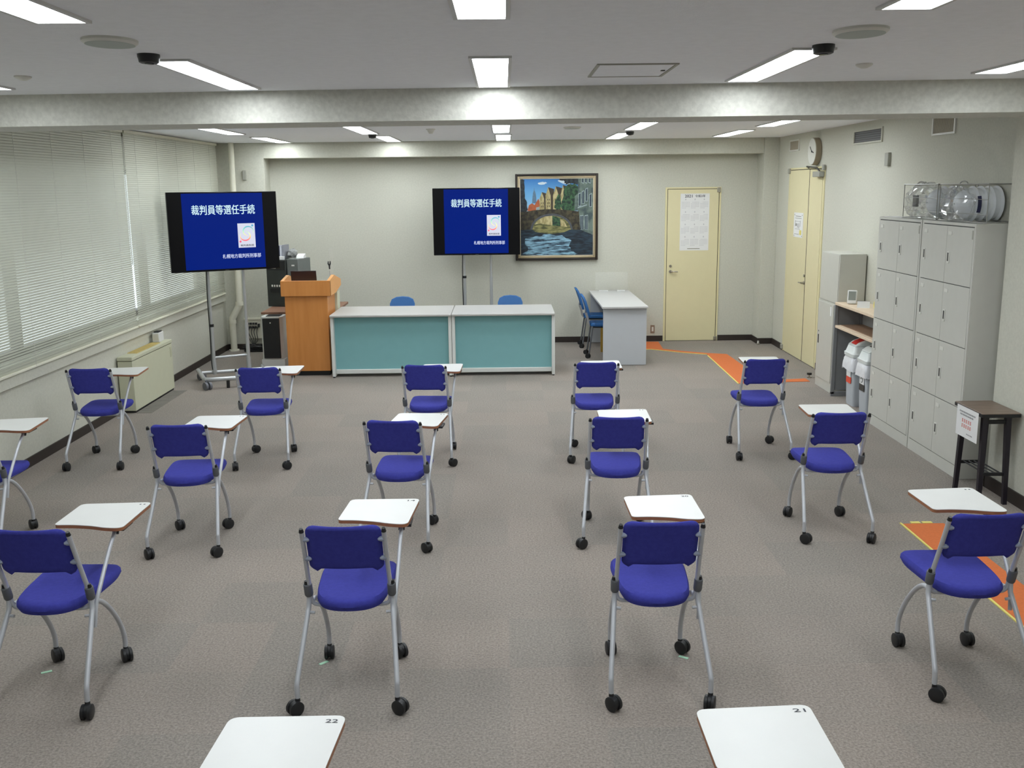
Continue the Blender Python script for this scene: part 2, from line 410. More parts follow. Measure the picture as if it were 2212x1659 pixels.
d2 = struct('door_2', MB().box(XR-0.012, XR, 11.525, 12.305, 0.008, 2.222), m_door, 0.002)
MB().box(XR-0.012, XR, 11.05, 11.515, 0.008, 2.222).build('narrow_leaf', m_door, d2, bevel=0.002)
fr = MB().mat(0); fr.box(XR-0.010, XR, 12.313, 12.35, 0, 2.25); fr.box(XR-0.010, XR, 10.99, 11.042, 0, 2.25); fr.box(XR-0.010, XR, 11.042, 12.313, 2.23, 2.25)
fr.mat(1).box(XR-0.004, XR, 12.305, 12.313, 0, 2.23).box(XR-0.0125, XR, 11.511, 11.528, 0.008, 2.225).box(XR-0.004, XR, 11.042, 11.05, 0, 2.23).box(XR-0.004, XR, 11.042, 12.313, 2.222, 2.23)
fr.build('door_frame', [m_dframe, m_gap], d2)
h = MB(); h.cyl((XR-0.012, 11.55, 0.926), (XR-0.05, 11.55, 0.926), 0.012, 12); h.tube([(XR-0.05, 11.56, 0.926), (XR-0.052, 11.64, 0.924)], 0.008, 8)
h.cyl((XR-0.012, 11.55, 0.926), (XR-0.018, 11.55, 0.926), 0.022, 16); h.build('door_handle', m_steel, d2)
MB().cyl((XR-0.012, 11.545, 1.01), (XR-0.024, 11.545, 1.01), 0.016, 16).build('lock', m_steel, d2)
c = MB().box(XR-0.07, XR-0.012, 10.99, 11.24, 2.135, 2.195); c.build('door_closer', m_sensor, d2, bevel=0.008)
c = MB(); c.tube([(XR-0.04, 11.08, 2.195), (XR-0.06, 11.12, 2.235), (XR-0.05, 11.52, 2.255), (XR-0.02, 11.53, 2.24)], 0.009, 8); c.build('closer_arm', m_slot, d2)
for y, z in ((12.32, 2.215), (11.0, 2.235), (12.33, 0.05)):
    MB().box(XR-0.035, XR-0.008, y-0.028, y+0.028, z-0.03, z+0.03).build('hinge', m_sensor, d2, bevel=0.006)

# ------------------------------------------------------------------ ceiling lights
def light_proto():
    t = thing('ceiling_light', '', 'light', (0, 0, ZC), 0, 'ceiling light panels')
    w, l_, b = 0.0825, 0.655, 0.016
    f = MB(); f.box(-w-b, -w, -l_-b, l_+b, -0.010, 0.0); f.box(w, w+b, -l_-b, l_+b, -0.010, 0.0)
    f.box(-w, w, -l_-b, -l_, -0.010, 0.0); f.box(-w, w, l_, l_+b, -0.010, 0.0)
    f.build('frame', m_lampframe, t)
    MB().box(-w, w, -l_, l_, -0.005, 0.001).build('diffuser', m_lamp, t)
    return t
LP = light_proto(); lp_used = [False]
def ceiling_light(x, y, label):
    o = LP if not lp_used[0] else copy_tree(LP)
    lp_used[0] = True
    o.location = (x, y, ZC); o['label'] = label
XC = [-2.88, -1.50, -0.05, 1.38, 2.72]
cname = ['along the blinds', 'left of centre', 'over the middle aisle', 'right of centre', 'along the right wall']
for x, y, n in zip([-2.87, -1.505, -0.055, 1.36, 2.63], [5.20, 5.33, 5.34, 5.165, 4.88], cname):
    ceiling_light(x, y, 'recessed rectangular ceiling light just before the beam, ' + n)
for x, n in zip(XC, cname):
    if abs(x) > 2: continue
    if abs(x) > 1: ceiling_light(x, 0.7, 'unseen rectangular ceiling light added above the rear seats to brighten the chair backs, ' + n)  # pair added out of view as extra light on the chair backs
    ceiling_light(x-0.02, 2.95 if x < 1 else 2.84, 'recessed rectangular ceiling light, second row before the beam, ' + n)
    ceiling_light(x, 7.95, 'recessed rectangular ceiling light hidden close behind the beam, ' + n)
for x, y, n in zip([-2.82, -1.43, -0.02, 1.355, 2.655], [10.13, 10.29, 10.29, 10.0, 9.67], cname):
    ceiling_light(x, y, 'recessed rectangular ceiling light beyond the beam, nearer row, ' + n)
for x, y, n in zip([-2.75, -1.37, 0.0, 1.36, 2.635], [12.12, 12.12, 12.12, 12.0, 11.68], cname):
    ceiling_light(x, y, 'recessed rectangular ceiling light in the far row by the front wall, ' + n)

# ceiling fittings
def disc(name, x, y, r, h_, label, cat, mats, sx=0.8):
    t = thing(name, label, cat, (x, y, ZC))
    MB().lathe([(r*0.6, 0), (r, 0), (r, -h_*0.5), (r*0.9, -h_)], seg=40, sx=sx).build('rim', mats[0], t)
    MB().lathe([(r*0.9, -h_*0.6), (r*0.88, -h_*1.05), (0.001, -h_*1.1)], seg=40, sx=sx).build('grille', mats[1], t)
    return t
disc('ceiling_speaker', -1.535, 4.07, 0.128, 0.018, 'round flush ceiling speaker left of the near lights', 'speaker', (m_plate, m_speaker))
disc('ceiling_speaker', 1.385, 4.0, 0.128, 0.018, 'round flush ceiling speaker right of the near lights', 'speaker', (m_plate, m_speaker))
disc('ceiling_speaker', 0.69, 10.2, 0.11, 0.016, 'round flush ceiling speaker in the far bay beside the middle lights', 'speaker', (m_plate, m_speaker))
def puck(x, y, r, label):
    t = thing('dome_sensor', label, 'sensor', (x, y, ZC), 0, 'black round ceiling sensors')
    MB().lathe([(r*1.05, 0), (r*1.05, -0.012), (r, -0.018), (r*0.94, -0.034), (r*0.75, -0.038), (0.001, -0.038)], seg=32, sx=0.85).build('housing', m_black, t)
    MB().lathe([(r*0.5, -0.037), (r*0.45, -0.041), (0.001, -0.043)], seg=20, sx=0.85).build('lens', m_screenblack, t)
puck(-1.535, 4.50, 0.052, 'black round sensor on the ceiling at the end of the near left light')
puck(1.375, 4.42, 0.052, 'black round sensor on the ceiling at the end of the near right light')
puck(-1.44, 11.22, 0.05, 'small black round sensor between the two far lights left of centre')
puck(1.385, 11.13, 0.05, 'small black round sensor between the two far lights right of centre')
for x, y, lab in ((-2.45, 5.28, 'tiny pale sprinkler cap on ceiling before the beam, left'), (1.80, 5.12, 'tiny pale sprinkler cap on ceiling before the beam, right'),
                  (-0.73, 10.28, 'small white smoke detector in the far bay ceiling')):
    r = 0.05 if y < 6 else 0.06
    t = MB().lathe([(r, 0), (r, -0.006), (r*0.8, -0.012), (r*0.4, -0.02 if y < 6 else -0.045), (0.001, -0.022 if y < 6 else -0.048)], seg=28, sx=0.8).build(
        'sprinkler' if y < 6 else 'smoke_detector', m_plate, None, (x, y, ZC)); tag(t, lab, 'sprinkler' if y < 6 else 'smoke detector')
t = thing('access_hatch', 'rectangular access hatch flush in the ceiling before the beam', 'hatch', (0.66, 5.28, ZC))
hb = MB(); hb.box(-0.20, -0.185, -0.28, 0.28, -0.006, 0); hb.box(0.185, 0.20, -0.28, 0.28, -0.006, 0); hb.box(-0.185, 0.185, -0.28, -0.262, -0.006, 0); hb.box(-0.185, 0.185, 0.262, 0.28, -0.006, 0)
hb.build('frame', m_sensor, t); MB().box(-0.182, 0.182, -0.259, 0.259, -0.004, 0).build('panel', m_ceil, t)
MB().box(0.15, 0.17, -0.03, 0.0, -0.008, -0.004).build('latch', m_slot, t)

# ------------------------------------------------------------------ blinds
def blind(y0, y1, label, ztop=2.638, zb=0.748):
    t = thing('window_blind', label, 'blind', (XL+0.045, (y0+y1)/2, zb), 0, 'horizontal slat blinds')
    hl = (y1-y0)/2
    MB().box(-0.018, 0.018, -hl, hl, ztop-zb-0.03, ztop-zb).build('headrail', m_pipe, t, bevel=0.003)
    MB().box(-0.012, 0.014, -hl, hl, 0.0, 0.018).build('bottom_rail', m_pipe, t, bevel=0.003)
    s = MB(); n = 90; z0, z1 = 0.028, ztop-zb-0.035
    for k in range(n):
        z = z0+(z1-z0)*k/(n-1); fk = k/(n-1)
        a = math.radians(56.5+11*min(1, fk*1.6)); cw = 0.0117
        dx, dz = math.cos(a)*cw, math.sin(a)*cw
        nx, nz = math.sin(a)*0.0026, -math.cos(a)*0.0026
        vs = []
        for yy in (-hl+0.003, hl-0.003):
            vs += [(-dx, yy, z-dz), (-nx*-1, yy, z-nz*-1), (dx, yy, z+dz)]
        s.add(vs, [(0, 1, 4, 3), (1, 2, 5, 4)])
    s.build('slats', m_slats, t, smooth=0)
    cd = MB(); k = 0; yy = -hl+0.25
    while yy < hl-0.1: cd.cyl((0.0165, yy, 0.01), (0.0165, yy, ztop-zb-0.02), 0.0012, 5); yy += 0.62
    cd.build('ladder_cords', m_plate, t)
    return t
b1 = blind(6.62, 9.655, 'long cream slat blind nearer the camera, over the left windows')
b2 = blind(9.695, 12.78, 'long cream slat blind at the far end of the left windows')
MB().cyl((0.022, 3.0, -0.0), (0.022, 3.0, 1.2), 0.004, 6).build('tilt_wand', m_plate, b1, loc=(0, -1.52, 0.62))

# pipe in the corner
p = thing('drain_pipe', 'cream pipe running down the left corner with a kink near the floor', 'pipe', (-3.52, 12.82, 0))
pb = MB(); pb.tube([(-3.425, 12.80, ZC-0.002), (-3.445, 12.80, 0.62), (-3.455, 12.80, 0.585), (-3.545, 12.80, 0.435), (-3.552, 12.80, 0.40), (-3.55, 12.80, 0.0)], [0.034, 0.040, 0.044, 0.044, 0.042, 0.042], 16)
pb.build('pipe_run', m_pipe, p, world=True)
for z in (0.62, 0.385): MB().cyl((-3.447 if z > 0.5 else -3.551, 12.80, z-0.025), (-3.447 if z > 0.5 else -3.551, 12.80, z+0.025), 0.049, 18).build('coupling', m_pipe, p, world=True)
MB().cyl((-3.55, 12.80, 0.0), (-3.55, 12.80, 0.018), 0.066, 20).build('floor_collar', m_pipe, p, world=True)

# ------------------------------------------------------------------ wall fittings
def wallbox(name, label, cat, xs, ys, zs, m, bevel=0.004, group=None):
    loc = (sum(xs)/2, sum(ys)/2, zs[0])
    o = MB().box(xs[0]-loc[0], xs[1]-loc[0], ys[0]-loc[1], ys[1]-loc[1], 0, zs[1]-zs[0]).build(name, m, None, loc, bevel=bevel)
    return tag(o, label, cat, group)
wallbox('wall_sensor', 'small grey upright box on the front-left column', 'sensor', (-3.322, -3.277), (12.87, 12.9), (2.186, 2.305), m_sensor)
wallbox('wall_sensor', 'small grey upright box on the right wall above the lockers', 'sensor', (XR-0.03, XR), (9.15, 9.235), (2.215, 2.333), m_sensor)
def vent_r(y0, y1, z0, z1, dark, label):
    t = thing('wall_vent', label, 'vent', (XR, (y0+y1)/2, z0)); b = 0.022
    f = MB(); f.box(XR-0.014, XR, y0, y0+b, z0, z1); f.box(XR-0.014, XR, y1-b, y1, z0, z1); f.box(XR-0.014, XR, y0+b, y1-b, z0, z0+b*0.7); f.box(XR-0.014, XR, y0+b, y1-b, z1-b*0.7, z1)
    f.build('frame', m_plate if not dark else m_wall, t, world=True)
    s = MB()
    if dark:
        MB().box(XR-0.003, XR, y0+b, y1-b, z0+b*0.7, z1-b*0.7).build('backing', m_black, t, world=True)
        n = 5
        for k in range(n):
            z = z0+0.018+(z1-z0-0.036)*(k+0.5)/n
            s.box(XR-0.007, XR-0.003, y0+b, y1-b, z-0.0015, z+0.0015)
        s.build('slats', m_dgrey, t, world=True)
    else:
        n = 18
        s.box(XR-0.004, XR, y0+b, y1-b, z0+b*0.7, z1-b*0.7)
        for k in range(n):
            y = y0+b+(y1-y0-2*b)*(k+0.5)/n
            s.box(XR-0.010, XR-0.004, y-0.004, y+0.004, z0+b*0.7, z1-b*0.7)
        s.build('slats', m_vent, t, world=True)
vent_r(12.0, 12.385, 2.45, 2.582, False, 'small square beige vent above the double door')
vent_r(9.375, 10.145, 2.438, 2.575, True, 'dark louvred vent right of the wall clock')
vent_r(7.865, 8.29, 2.435, 2.60, False, 'beige ribbed vent high above the lockers')

# clock
t = thing('wall_clock', 'round white wall clock standing off the right wall above the double door', 'clock', (XR-0.05, 11.38, 2.42))
def disc_x(mb, xa, xb, y, z, r, seg=40, r2=None): mb.cyl((xa, y, z), (xb, y, z), r, seg, r2)
c = MB(); disc_x(c, XR, XR-0.065, 11.30, 2.416, 0.150); c.build('case', mat('clock_case', (150, 138, 118), 0.5), t, world=True, bevel=0.006)
c = MB(); disc_x(c, XR-0.063, XR-0.069, 11.30, 2.416, 0.143); c.build('dial', m_plate, t, world=True)
hm = MB()
for a, L, w in ((math.radians(41), 0.080, 0.005), (math.radians(192), 0.075, 0.006)):
    T = Matrix.Translation((XR-0.072, 11.30, 2.416)) @ Matrix.Rotation(a, 4, 'X')
    hm.box(-0.001, 0.001, -0.015, L, -w, w, T)
hm.cyl((XR-0.069, 11.30, 2.416), (XR-0.075, 11.30, 2.416), 0.01, 12); hm.build('hands', m_black, t, world=True)

# door notice, calendar, outlet
t = thing('door_notice', 'small white notice with a plan taped on the double door', 'notice', (XR-0.013, 11.88, 1.43))
MB().box(XR-0.0145, XR-0.0125, 11.69, 12.06, 1.438, 1.727).build('sheet', m_paper, t, world=True)
s = MB()
for y, z, w, hh_ in ((11.88, 1.685, 0.22, 0.008), (11.88, 1.662, 0.26, 0.006), (11.99, 1.60, 0.012, 0.07), (11.80, 1.60, 0.012, 0.07), (11.90, 1.575, 0.02, 0.05), (11.85, 1.575, 0.02, 0.06), (11.96, 1.585, 0.06, 0.03), (11.90, 1.535, 0.2, 0.004), (11.91, 1.625, 0.2, 0.004), (11.93, 1.475, 0.18, 0.006),
                    (12.03, 1.70, 0.018, 0.014), (11.73, 1.70, 0.018, 0.014), (12.03, 1.455, 0.018, 0.014), (11.72, 1.455, 0.018, 0.014)):
    s.box(XR-0.0152, XR-0.0145, y-w/2, y+w/2, z-hh_/2, z+hh_/2)
s.build('drawing', mat('pale_ink', (150, 150, 145), 0.8), t, world=True)
MB().box(XR-0.0156, XR-0.0146, 11.74, 11.82, 1.47, 1.525).build('yellow_note', m_yellow, t, world=True)

t = thing('wall_calendar', 'white year calendar hanging on the cream front door', 'calendar', (2.507, YF-0.013, 1.21))
yc = YF-0.0135
MB().box(2.318, 2.70, yc-0.001, yc+0.001, 1.212, 1.953).build('sheet', m_paper, t, world=True)
hd = MB(); text_on(hd, '2021', (2.375, yc-0.0016, 1.902), (0.098, 0, 0), (0, 0, 0.036), 0.0, 0.03); text_on(hd, '令和3年', (2.51, yc-0.0016, 1.902), (0.135, 0, 0), (0, 0, 0.036), 0.0, 0.02)
hd.build('year_heading', m_ink, t, world=True, smooth=0)
for r_ in range(4):
    for cc in range(3):
        g = MB(); x0 = 2.335+cc*0.122; z1 = 1.872-r_*0.162
        g.box(x0+0.045, x0+0.058, yc-0.0015, yc-0.001, z1-0.004, z1+0.014)
        for a in range(7):
            for b in range(5):
                if (b == 0 and a < (r_+cc) % 4) or (b == 4 and a > 3): continue
                g.box(x0+0.002+a*0.0155, x0+0.010+a*0.0155, yc-0.0015, yc-0.001, z1-0.034-b*0.019, z1-0.026-b*0.019)
        g.build('month_grid', mat('grey_print', (190, 190, 194), 0.8), t, world=True)

MB().box(2.42, 2.585, yc-0.0015, yc-0.001, 1.232, 1.240).build('footer_line', mat('footer_ink', (120, 122, 100), 0.8), t, world=True)
t = thing('wall_outlet', 'brown framed wall socket low on the front wall beside the door', 'socket', (1.98, YF, 0.11))
MB().box(1.952, 2.008, YF-0.008, YF, 0.112, 0.218).build('plate', mat('outlet_brown', (140, 118, 100), 0.5), t, world=True, bevel=0.002)
MB().box(1.968, 1.992, YF-0.011, YF-0.008, 0.135, 0.195).build('insert', m_plate, t, world=True)

# ------------------------------------------------------------------ painting
t = thing('framed_painting', 'framed oil painting of a canal with a stone bridge and gabled houses', 'painting', (0.695, YF, 1.105))
x0, x1, z0, z1 = 0.148, 1.232, 1.105, 2.227
def framebars(name, a, dpt0, dpt1, w, m, bevel=0.006):
    X0, X1, Z0, Z1 = a
    f = MB(); f.box(X0, X0+w, YF-dpt1, YF-dpt0, Z0, Z1); f.box(X1-w, X1, YF-dpt1, YF-dpt0, Z0, Z1); f.box(X0+w, X1-w, YF-dpt1, YF-dpt0, Z0, Z0+w); f.box(X0+w, X1-w, YF-dpt1, YF-dpt0, Z1-w, Z1)
    return f.build(name, m, t, world=True, bevel=bevel)
framebars('outer_frame', (x0, x1, z0, z1), 0.0, 0.05, 0.03, mat('black_frame', (42, 34, 28), 0.3))
framebars('gilt_moulding', (x0+0.03, x1-0.03, z0+0.03, z1-0.03), 0.0, 0.042, 0.022, mat('gilt', (182, 166, 134), 0.35, 0.4))
framebars('linen_liner', (x0+0.052, x1-0.052, z0+0.052, z1-0.052), 0.0, 0.034, 0.014, mat('liner', (206, 194, 168), 0.7))
cx0, cx1, cz0, cz1 = x0+0.066, x1-0.066, z0+0.066, z1-0.066
yc = YF-0.026
pm = [ramp_z_mat('painted_sky', [(cz0+0.5-1.105, (168, 204, 222)), (cz0+0.75-1.105, (110, 172, 216)), (cz1-1.105, (52, 120, 188))]),   # 0
      mottled('painted_leaves', (22, 44, 36), (58, 96, 62), 30), mottled('painted_dark_leaves', (20, 26, 34), (44, 56, 60), 26),            # 1 2
      mottled('painted_yellow_wall', (150, 138, 92), (190, 178, 132), 18, (3, 1, 1)), mat('painted_roof', (64, 56, 44), 0.6, var=0.2, scale=30), # 3 4
      mat('painted_red_roof', (170, 92, 56), 0.6, var=0.15, scale=30), mat('painted_spire', (92, 120, 142), 0.6, var=0.15, scale=40),       # 5 6
      mottled('painted_bridge', (38, 34, 26), (76, 70, 48), 22), mat('painted_arch_rim', (74, 78, 84), 0.6, var=0.2, scale=40),              # 7 8
      mottled('painted_house_right', (66, 82, 82), (106, 122, 112), 12), mat('painted_window_pale', (150, 166, 166), 0.6, var=0.15, scale=30), # 9 10
      mottled('painted_water_dark', (14, 24, 34), (36, 56, 70), 10, (1, 1, 5)), mottled('painted_ripples', (24, 44, 62), (142, 186, 208), 9, (1, 1, 7), 0.5, 0.40, 0.62, 8), # 11 12
      mottled('painted_water_gold', (72, 76, 44), (140, 136, 84), 12, (1, 1, 4)), mat('painted_cloud', (206, 222, 230), 0.6, var=0.05), mat('painted_glass_dark', (46, 62, 72), 0.6)]  # 13 14 15
cv = MB(); layer = [0]
def paint(mi, pts):
    """one painted patch; picture pixels (1155..2055, 165..1070) to canvas metres"""
    layer[0] += 1; y = yc-0.0001*layer[0]
    P = [(cx0+(max(1155, min(2055, a))-1155)/900*(cx1-cx0), y, cz1-(max(165, min(1070, b))-165)/905*(cz1-cz0)) for a, b in pts]
    cv.mat(mi).face(P)
def blob(mi, pts, jit=10, n=4):
    q = closedpath([(a, b, 0) for a, b in pts], n); paint(mi, [(a+random.uniform(-jit, jit), b+random.uniform(-jit, jit)) for a, b, _ in q])
cv.box(cx0, cx1, yc, YF-0.002, cz0, cz1); 
paint(0, [(1155, 165), (2055, 165), (2055, 620), (1155, 620)])
blob(14, [(1375, 215), (1420, 202), (1480, 205), (1470, 222), (1400, 235)], 4); blob(14, [(1620, 185), (1700, 180), (1780, 230), (1700, 225)], 4)
paint(6, [(1300, 450), (1305, 380), (1312, 330), (1322, 300), (1327, 262), (1332, 300), (1345, 330), (1352, 380), (1355, 450)])
paint(5, [(1240, 540), (1262, 470), (1300, 448), (1330, 470), (1350, 440), (1378, 395), (1402, 450), (1410, 540)]); paint(10, [(1350, 500), (1392, 490), (1392, 540), (1350, 540)])
for gx0, gx1, top, body in ((1392, 1470, 318, 400), (1468, 1550, 262, 360), (1560, 1650, 252, 360), (1655, 1730, 238, 350)):
    mid = gx0+(gx1-gx0)*0.38
    paint(4, [(mid, top), (gx1+24, top+22), (gx1+10, 540), (gx0+20, 540)])
    paint(3, [(gx0, 560), (gx0, body), (mid, top), (gx1-20, body), (gx1-16, 560)])
    for wy in (400, 440, 480):
        if wy > top+90: paint(4, [(gx0+22, wy), (gx0+30, wy), (gx0+30, wy+18), (gx0+22, wy+18)]); paint(4, [(gx0+42, wy), (gx0+50, wy), (gx0+50, wy+18), (gx0+42, wy+18)])
blob(1, [(1600, 380), (1640, 350), (1665, 420), (1650, 520), (1590, 520), (1580, 440)], 10)
blob(1, [(1690, 330), (1740, 250), (1830, 230), (1890, 320), (1890, 530), (1690, 540), (1670, 430)], 12)
blob(2, [(1640, 165), (1870, 165), (1870, 235), (1800, 215), (1720, 225), (1690, 190)], 10)
blob(2, [(1155, 165), (1195, 165), (1215, 260), (1212, 380), (1245, 470), (1225, 560), (1155, 560)], 10)
paint(9, [(1868, 165), (2055, 165), (2055, 830), (1890, 800), (1868, 540), (1825, 540), (1830, 370), (1868, 340)])
for a, b in ((1925, 165), (1965, 165), (2010, 165)): paint(10, [(a-12, b), (a+16, b), (a+16, b+60), (a-12, b+50)]); paint(15, [(a-7, b), (a+11, b), (a+11, b+50), (a-7, b+42)])
for a, b in ((1890, 340), (1932, 315), (1975, 285), (2025, 350)): paint(10, [(a-16, b), (a+16, b-14), (a+16, b+150), (a-16, b+150)]); paint(15, [(a-10, b+8), (a+10, b-4), (a+10, b+142), (a-10, b+144)])
for a in (1915, 1972): paint(10, [(a-22, 600), (a+22, 590), (a+22, 770), (a-22, 765)]); paint(15, [(a-16, 608), (a-2, 605), (a-2, 765), (a-16, 762)]); paint(15, [(a+3, 604), (a+16, 602), (a+16, 768), (a+3, 765)])
paint(10, [(1866, 500), (1980, 468), (1980, 480), (1866, 515)])
# bridge, arch, water
paint(7, [(1155, 552), (1230, 545), (1340, 530), (1500, 520), (1640, 526), (1780, 538), (1880, 550), (1900, 770), (1155, 770)])
arc = [(1540+236*math.cos(a), 762-164*math.sin(a)) for a in (PI*k/24 for k in range(25))]
paint(8, [(1540+262*math.cos(a), 765-192*math.sin(a)) for a in (PI*k/24 for k in range(25))])
paint(13, arc); paint(13, [(1296, 755), (1784, 755), (1770, 830), (1560, 835), (1320, 830)]); 
paint(3, [(1330, 700), (1390, 640), (1460, 606), (1550, 600), (1550, 715), (1400, 690)]); paint(1, [(1552, 600), (1640, 625), (1660, 725), (1552, 715)]); paint(3, [(1652, 640), (1700, 668), (1735, 735), (1652, 725)])
paint(11, [(1155, 762), (1300, 762), (1340, 790), (1440, 805), (1560, 815), (1700, 795), (1770, 765), (1900, 770), (2055, 830), (2055, 1070), (1155, 1070)])
blob(12, [(1240, 860), (1400, 830), (1560, 820), (1700, 850), (1790, 900), (1760, 950), (1800, 1020), (1830, 1066), (1200, 1066), (1260, 990), (1210, 930)], 10)
cv.build('canvas', pm, t, world=True, smooth=0)

# ------------------------------------------------------------------ TVs on wheeled stands
def tv_thing(label, loc, rotz, W, H, zb, fwd, polex, base, castr, byaw=0.0, ch=0.62):
    """local frame: x along the screen, -y towards the viewer; poles at y=0"""
    t = thing('television_trolley', label, 'television', loc, rotz, 'televisions on wheeled stands')
    tv = MB().box(-W/2, W/2, -fwd-0.0, -fwd+0.05, zb, zb+H).build('television', m_screenblack, t, bevel=0.006)
    yy = -fwd-0.0008
    def at(u, v, d=0): return Vector((-W/2+W*u, yy-d, zb+H*(1-v)))
    su0, su1, sv0, sv1 = 0.129, 0.865, 0.018, 0.974
    def sl(u, v, d=0): return at(su0+(su1-su0)*u, sv0+(sv1-sv0)*v, d)
    MB().face([sl(0, 1), sl(1, 1), sl(1, 0), sl(0, 0)]).build('slide', m_slide, tv, smooth=0)
    def tx(name, body, u0, u1, v0, v1, m, d, heavy):
        b = MB(); text_on(b, body, sl(u0, v1, d), sl(u1, v1, d)-sl(u0, v1, d), sl(u0, v0, d)-sl(u0, v1, d), 0.0, heavy); return b.build(name, m, tv, smooth=0)
    tx('slide_title', '裁判員等選任手続', 0.113, 0.897, 0.152, 0.279, m_slidetext, 0.0006, 0.016)
    tx('slide_court_name', '札幌地方裁判所刑事部', 0.458, 0.943, 0.805, 0.863, m_slidesmall, 0.0006, 0.014)
    lu0, lu1, lv0, lv1 = 0.666, 0.884, 0.402, 0.726
    MB().face([sl(lu0, lv1, .0004), sl(lu1, lv1, .0004), sl(lu1, lv0, .0004), sl(lu0, lv0, .0004)]).build('logo_card', m_logo_bg, tv, smooth=0)
    du, dv = lu1-lu0, lv1-lv0
    tx('logo_caption', '裁判員制度', lu0+0.12*du, lu0+0.90*du, lv0+0.865*dv, lv0+0.95*dv, m_ink, 0.0009, 0.02)
    lg = MB()
    def L(a, b): return sl(lu0+du*a, lv0+dv*b, 0.0008)
    def arc(cx, cy, rx, ry, a0, a1, w0, w1, n=26):
        o, i_ = [], []
        for k in range(n+1):
            f = k/n; a = a0+(a1-a0)*f; w = (w0+(w1-w0)*math.sin(PI*f)**1.2)
            o.append(L(cx+rx*math.cos(a), cy-ry*math.sin(a))); i_.append(L(cx+(rx-w)*math.cos(a), cy-(ry-w*0.72)*math.sin(a)))
        lg.add(o+i_, [(k, k+1, n+2+k, n+1+k) for k in range(n)])
    arc(0.60, 0.315, 0.315, 0.205, -0.5, 4.75, 0.012, 0.072)
    arc(0.42, 0.525, 0.315, 0.205, PI-0.55+PI*0-0.0, PI*2+1.55, 0.012, 0.072)
    for cx, cy, r in ((0.86, 0.095, 0.06), (0.12, 0.745, 0.06)):
        lg.face([L(cx+r*math.cos(a), cy+r*0.74*math.sin(a)) for a in (2*PI*k/18 for k in range(18))])
    zt, zl = sl(0, lv0).z, sl(0, lv1).z; hz = zt-zl
    lm = ramp_z_mat('logo_colours', [(zl+hz*0.2, (196, 60, 120)), (zl+hz*0.32, (222, 96, 96)), (zl+hz*0.44, (238, 180, 110)), (zl+hz*0.56, (206, 216, 140)), (zl+hz*0.72, (120, 190, 160)), (zl+hz*0.95, (40, 120, 170))], emit=0.8)
    lg.build('logo_mark', lm, tv, smooth=0)
    MB().box(-0.02, 0.02, -fwd-0.002, -fwd, zb+0.004, zb+0.010).build('maker_plate', m_slot, tv)
    # mount, poles, base
    for px in polex:
        MB().cyl((px, 0, 0.08), (px, 0, ch), 0.021, 14).build('lower_pole', m_chrome, t)
        MB().cyl((px, 0, ch), (px, 0, zb+H*0.75), 0.016, 14).build('upper_pole', m_chrome, t)
        if px < 0: MB().cyl((px, 0, ch-0.015), (px, 0, ch+0.015), 0.026, 14).build('collar', m_black, t)
        MB().box(px-0.03, px+0.03, -fwd+0.05, -0.014, zb+H*0.2, zb+H*0.72).build('bracket', m_black, t)
    a, b = polex
    MB().tube([(a, 0, 0.265), (b, 0, 0.265)], 0.014, 10).build('crossbar', m_chrome, t)
    bx, by0, by1 = base
    fb = MB()
    fb.tube(smoothpath([(-bx-0.04, by1, 0.10), (-bx-0.01, by0+0.09, 0.10), (-bx+0.015, by0+0.02, 0.10), (-bx+0.07, by0, 0.10)], 5)+smoothpath([(bx-0.07, by0, 0.10), (bx-0.015, by0+0.02, 0.10), (bx+0.01, by0+0.09, 0.10), (bx+0.04, by1, 0.10)], 5), 0.024, 12)
    fb.tube([(-bx-0.012, 0, 0.10), (bx+0.012, 0, 0.10)], 0.020, 10)
    for px in polex: fb.cyl((px*math.cos(byaw), -px*math.sin(byaw), 0.10), (px*math.cos(byaw), -px*math.sin(byaw), 0.24), 0.026, 12)
    fb.build('base_frame', m_chrome, t, (0, 0, 0), byaw)
    for cx, cy in ((-bx+0.005, by0-0.02), (bx-0.005, by0-0.02), (-bx-0.02, by1-0.05), (bx+0.02, by1-0.05)):
        cx, cy = cx*math.cos(byaw)-cy*math.sin(byaw), cx*math.sin(byaw)+cy*math.cos(byaw)
        w = MB(); w.cyl((-0.010, -0.02, 0.042), (-0.034, -0.02, 0.042), 0.042, 20); w.cyl((0.010, -0.02, 0.042), (0.034, -0.02, 0.042), 0.042, 20); w.cyl((0, 0, 0.04), (0, 0, 0.10), 0.012, 10); w.cyl((-0.012, -0.02, 0.042), (0.012, -0.02, 0.042), 0.014, 10)
        w.build('caster', mat('grey_caster', (104, 106, 112), 0.5), t, (cx, cy, 0), castr+byaw)
    pl = MB().cyl((-bx+0.16, by0+0.02, 0.0), (-bx+0.16, by0+0.02, 0.085), 0.018, 12); pl.build('stop_foot', m_black, t)
    cb = MB().tube(smoothpath([(polex[0]-0.018, -0.012, zb), (polex[0]-0.026, -0.02, 0.9), (polex[0]-0.022, -0.01, 0.5), (polex[0]-0.03, -0.02, 0.25), (polex[0]-0.03, -0.05, 0.14)], 6), 0.006, 6); cb.build('cable', m_black, t)
    return t
A1 = math.radians(28.8)
n1 = Vector((math.sin(A1), -math.cos(A1)))
tvc = Vector((-2.993, 10.70)); 
tv_thing('large television showing the blue slide, on a wheeled chrome stand by the blinds', (tvc.x+0.0-0.04, tvc.y+0.09, 0), A1, 1.155, 0.835, 1.211, 0.09, (-0.19, 0.19), (0.31, -0.45, 0.19), 0.5, math.radians(-9))
tv_thing('television showing the blue slide, on a tall chrome stand behind the counter', (-0.352, 12.80, 0), 0.0, 1.102, 0.840, 1.216, 0.10, (-0.17, 0.175), (0.30, -0.34, 0.24), 0.3, 0.0, 0.93)

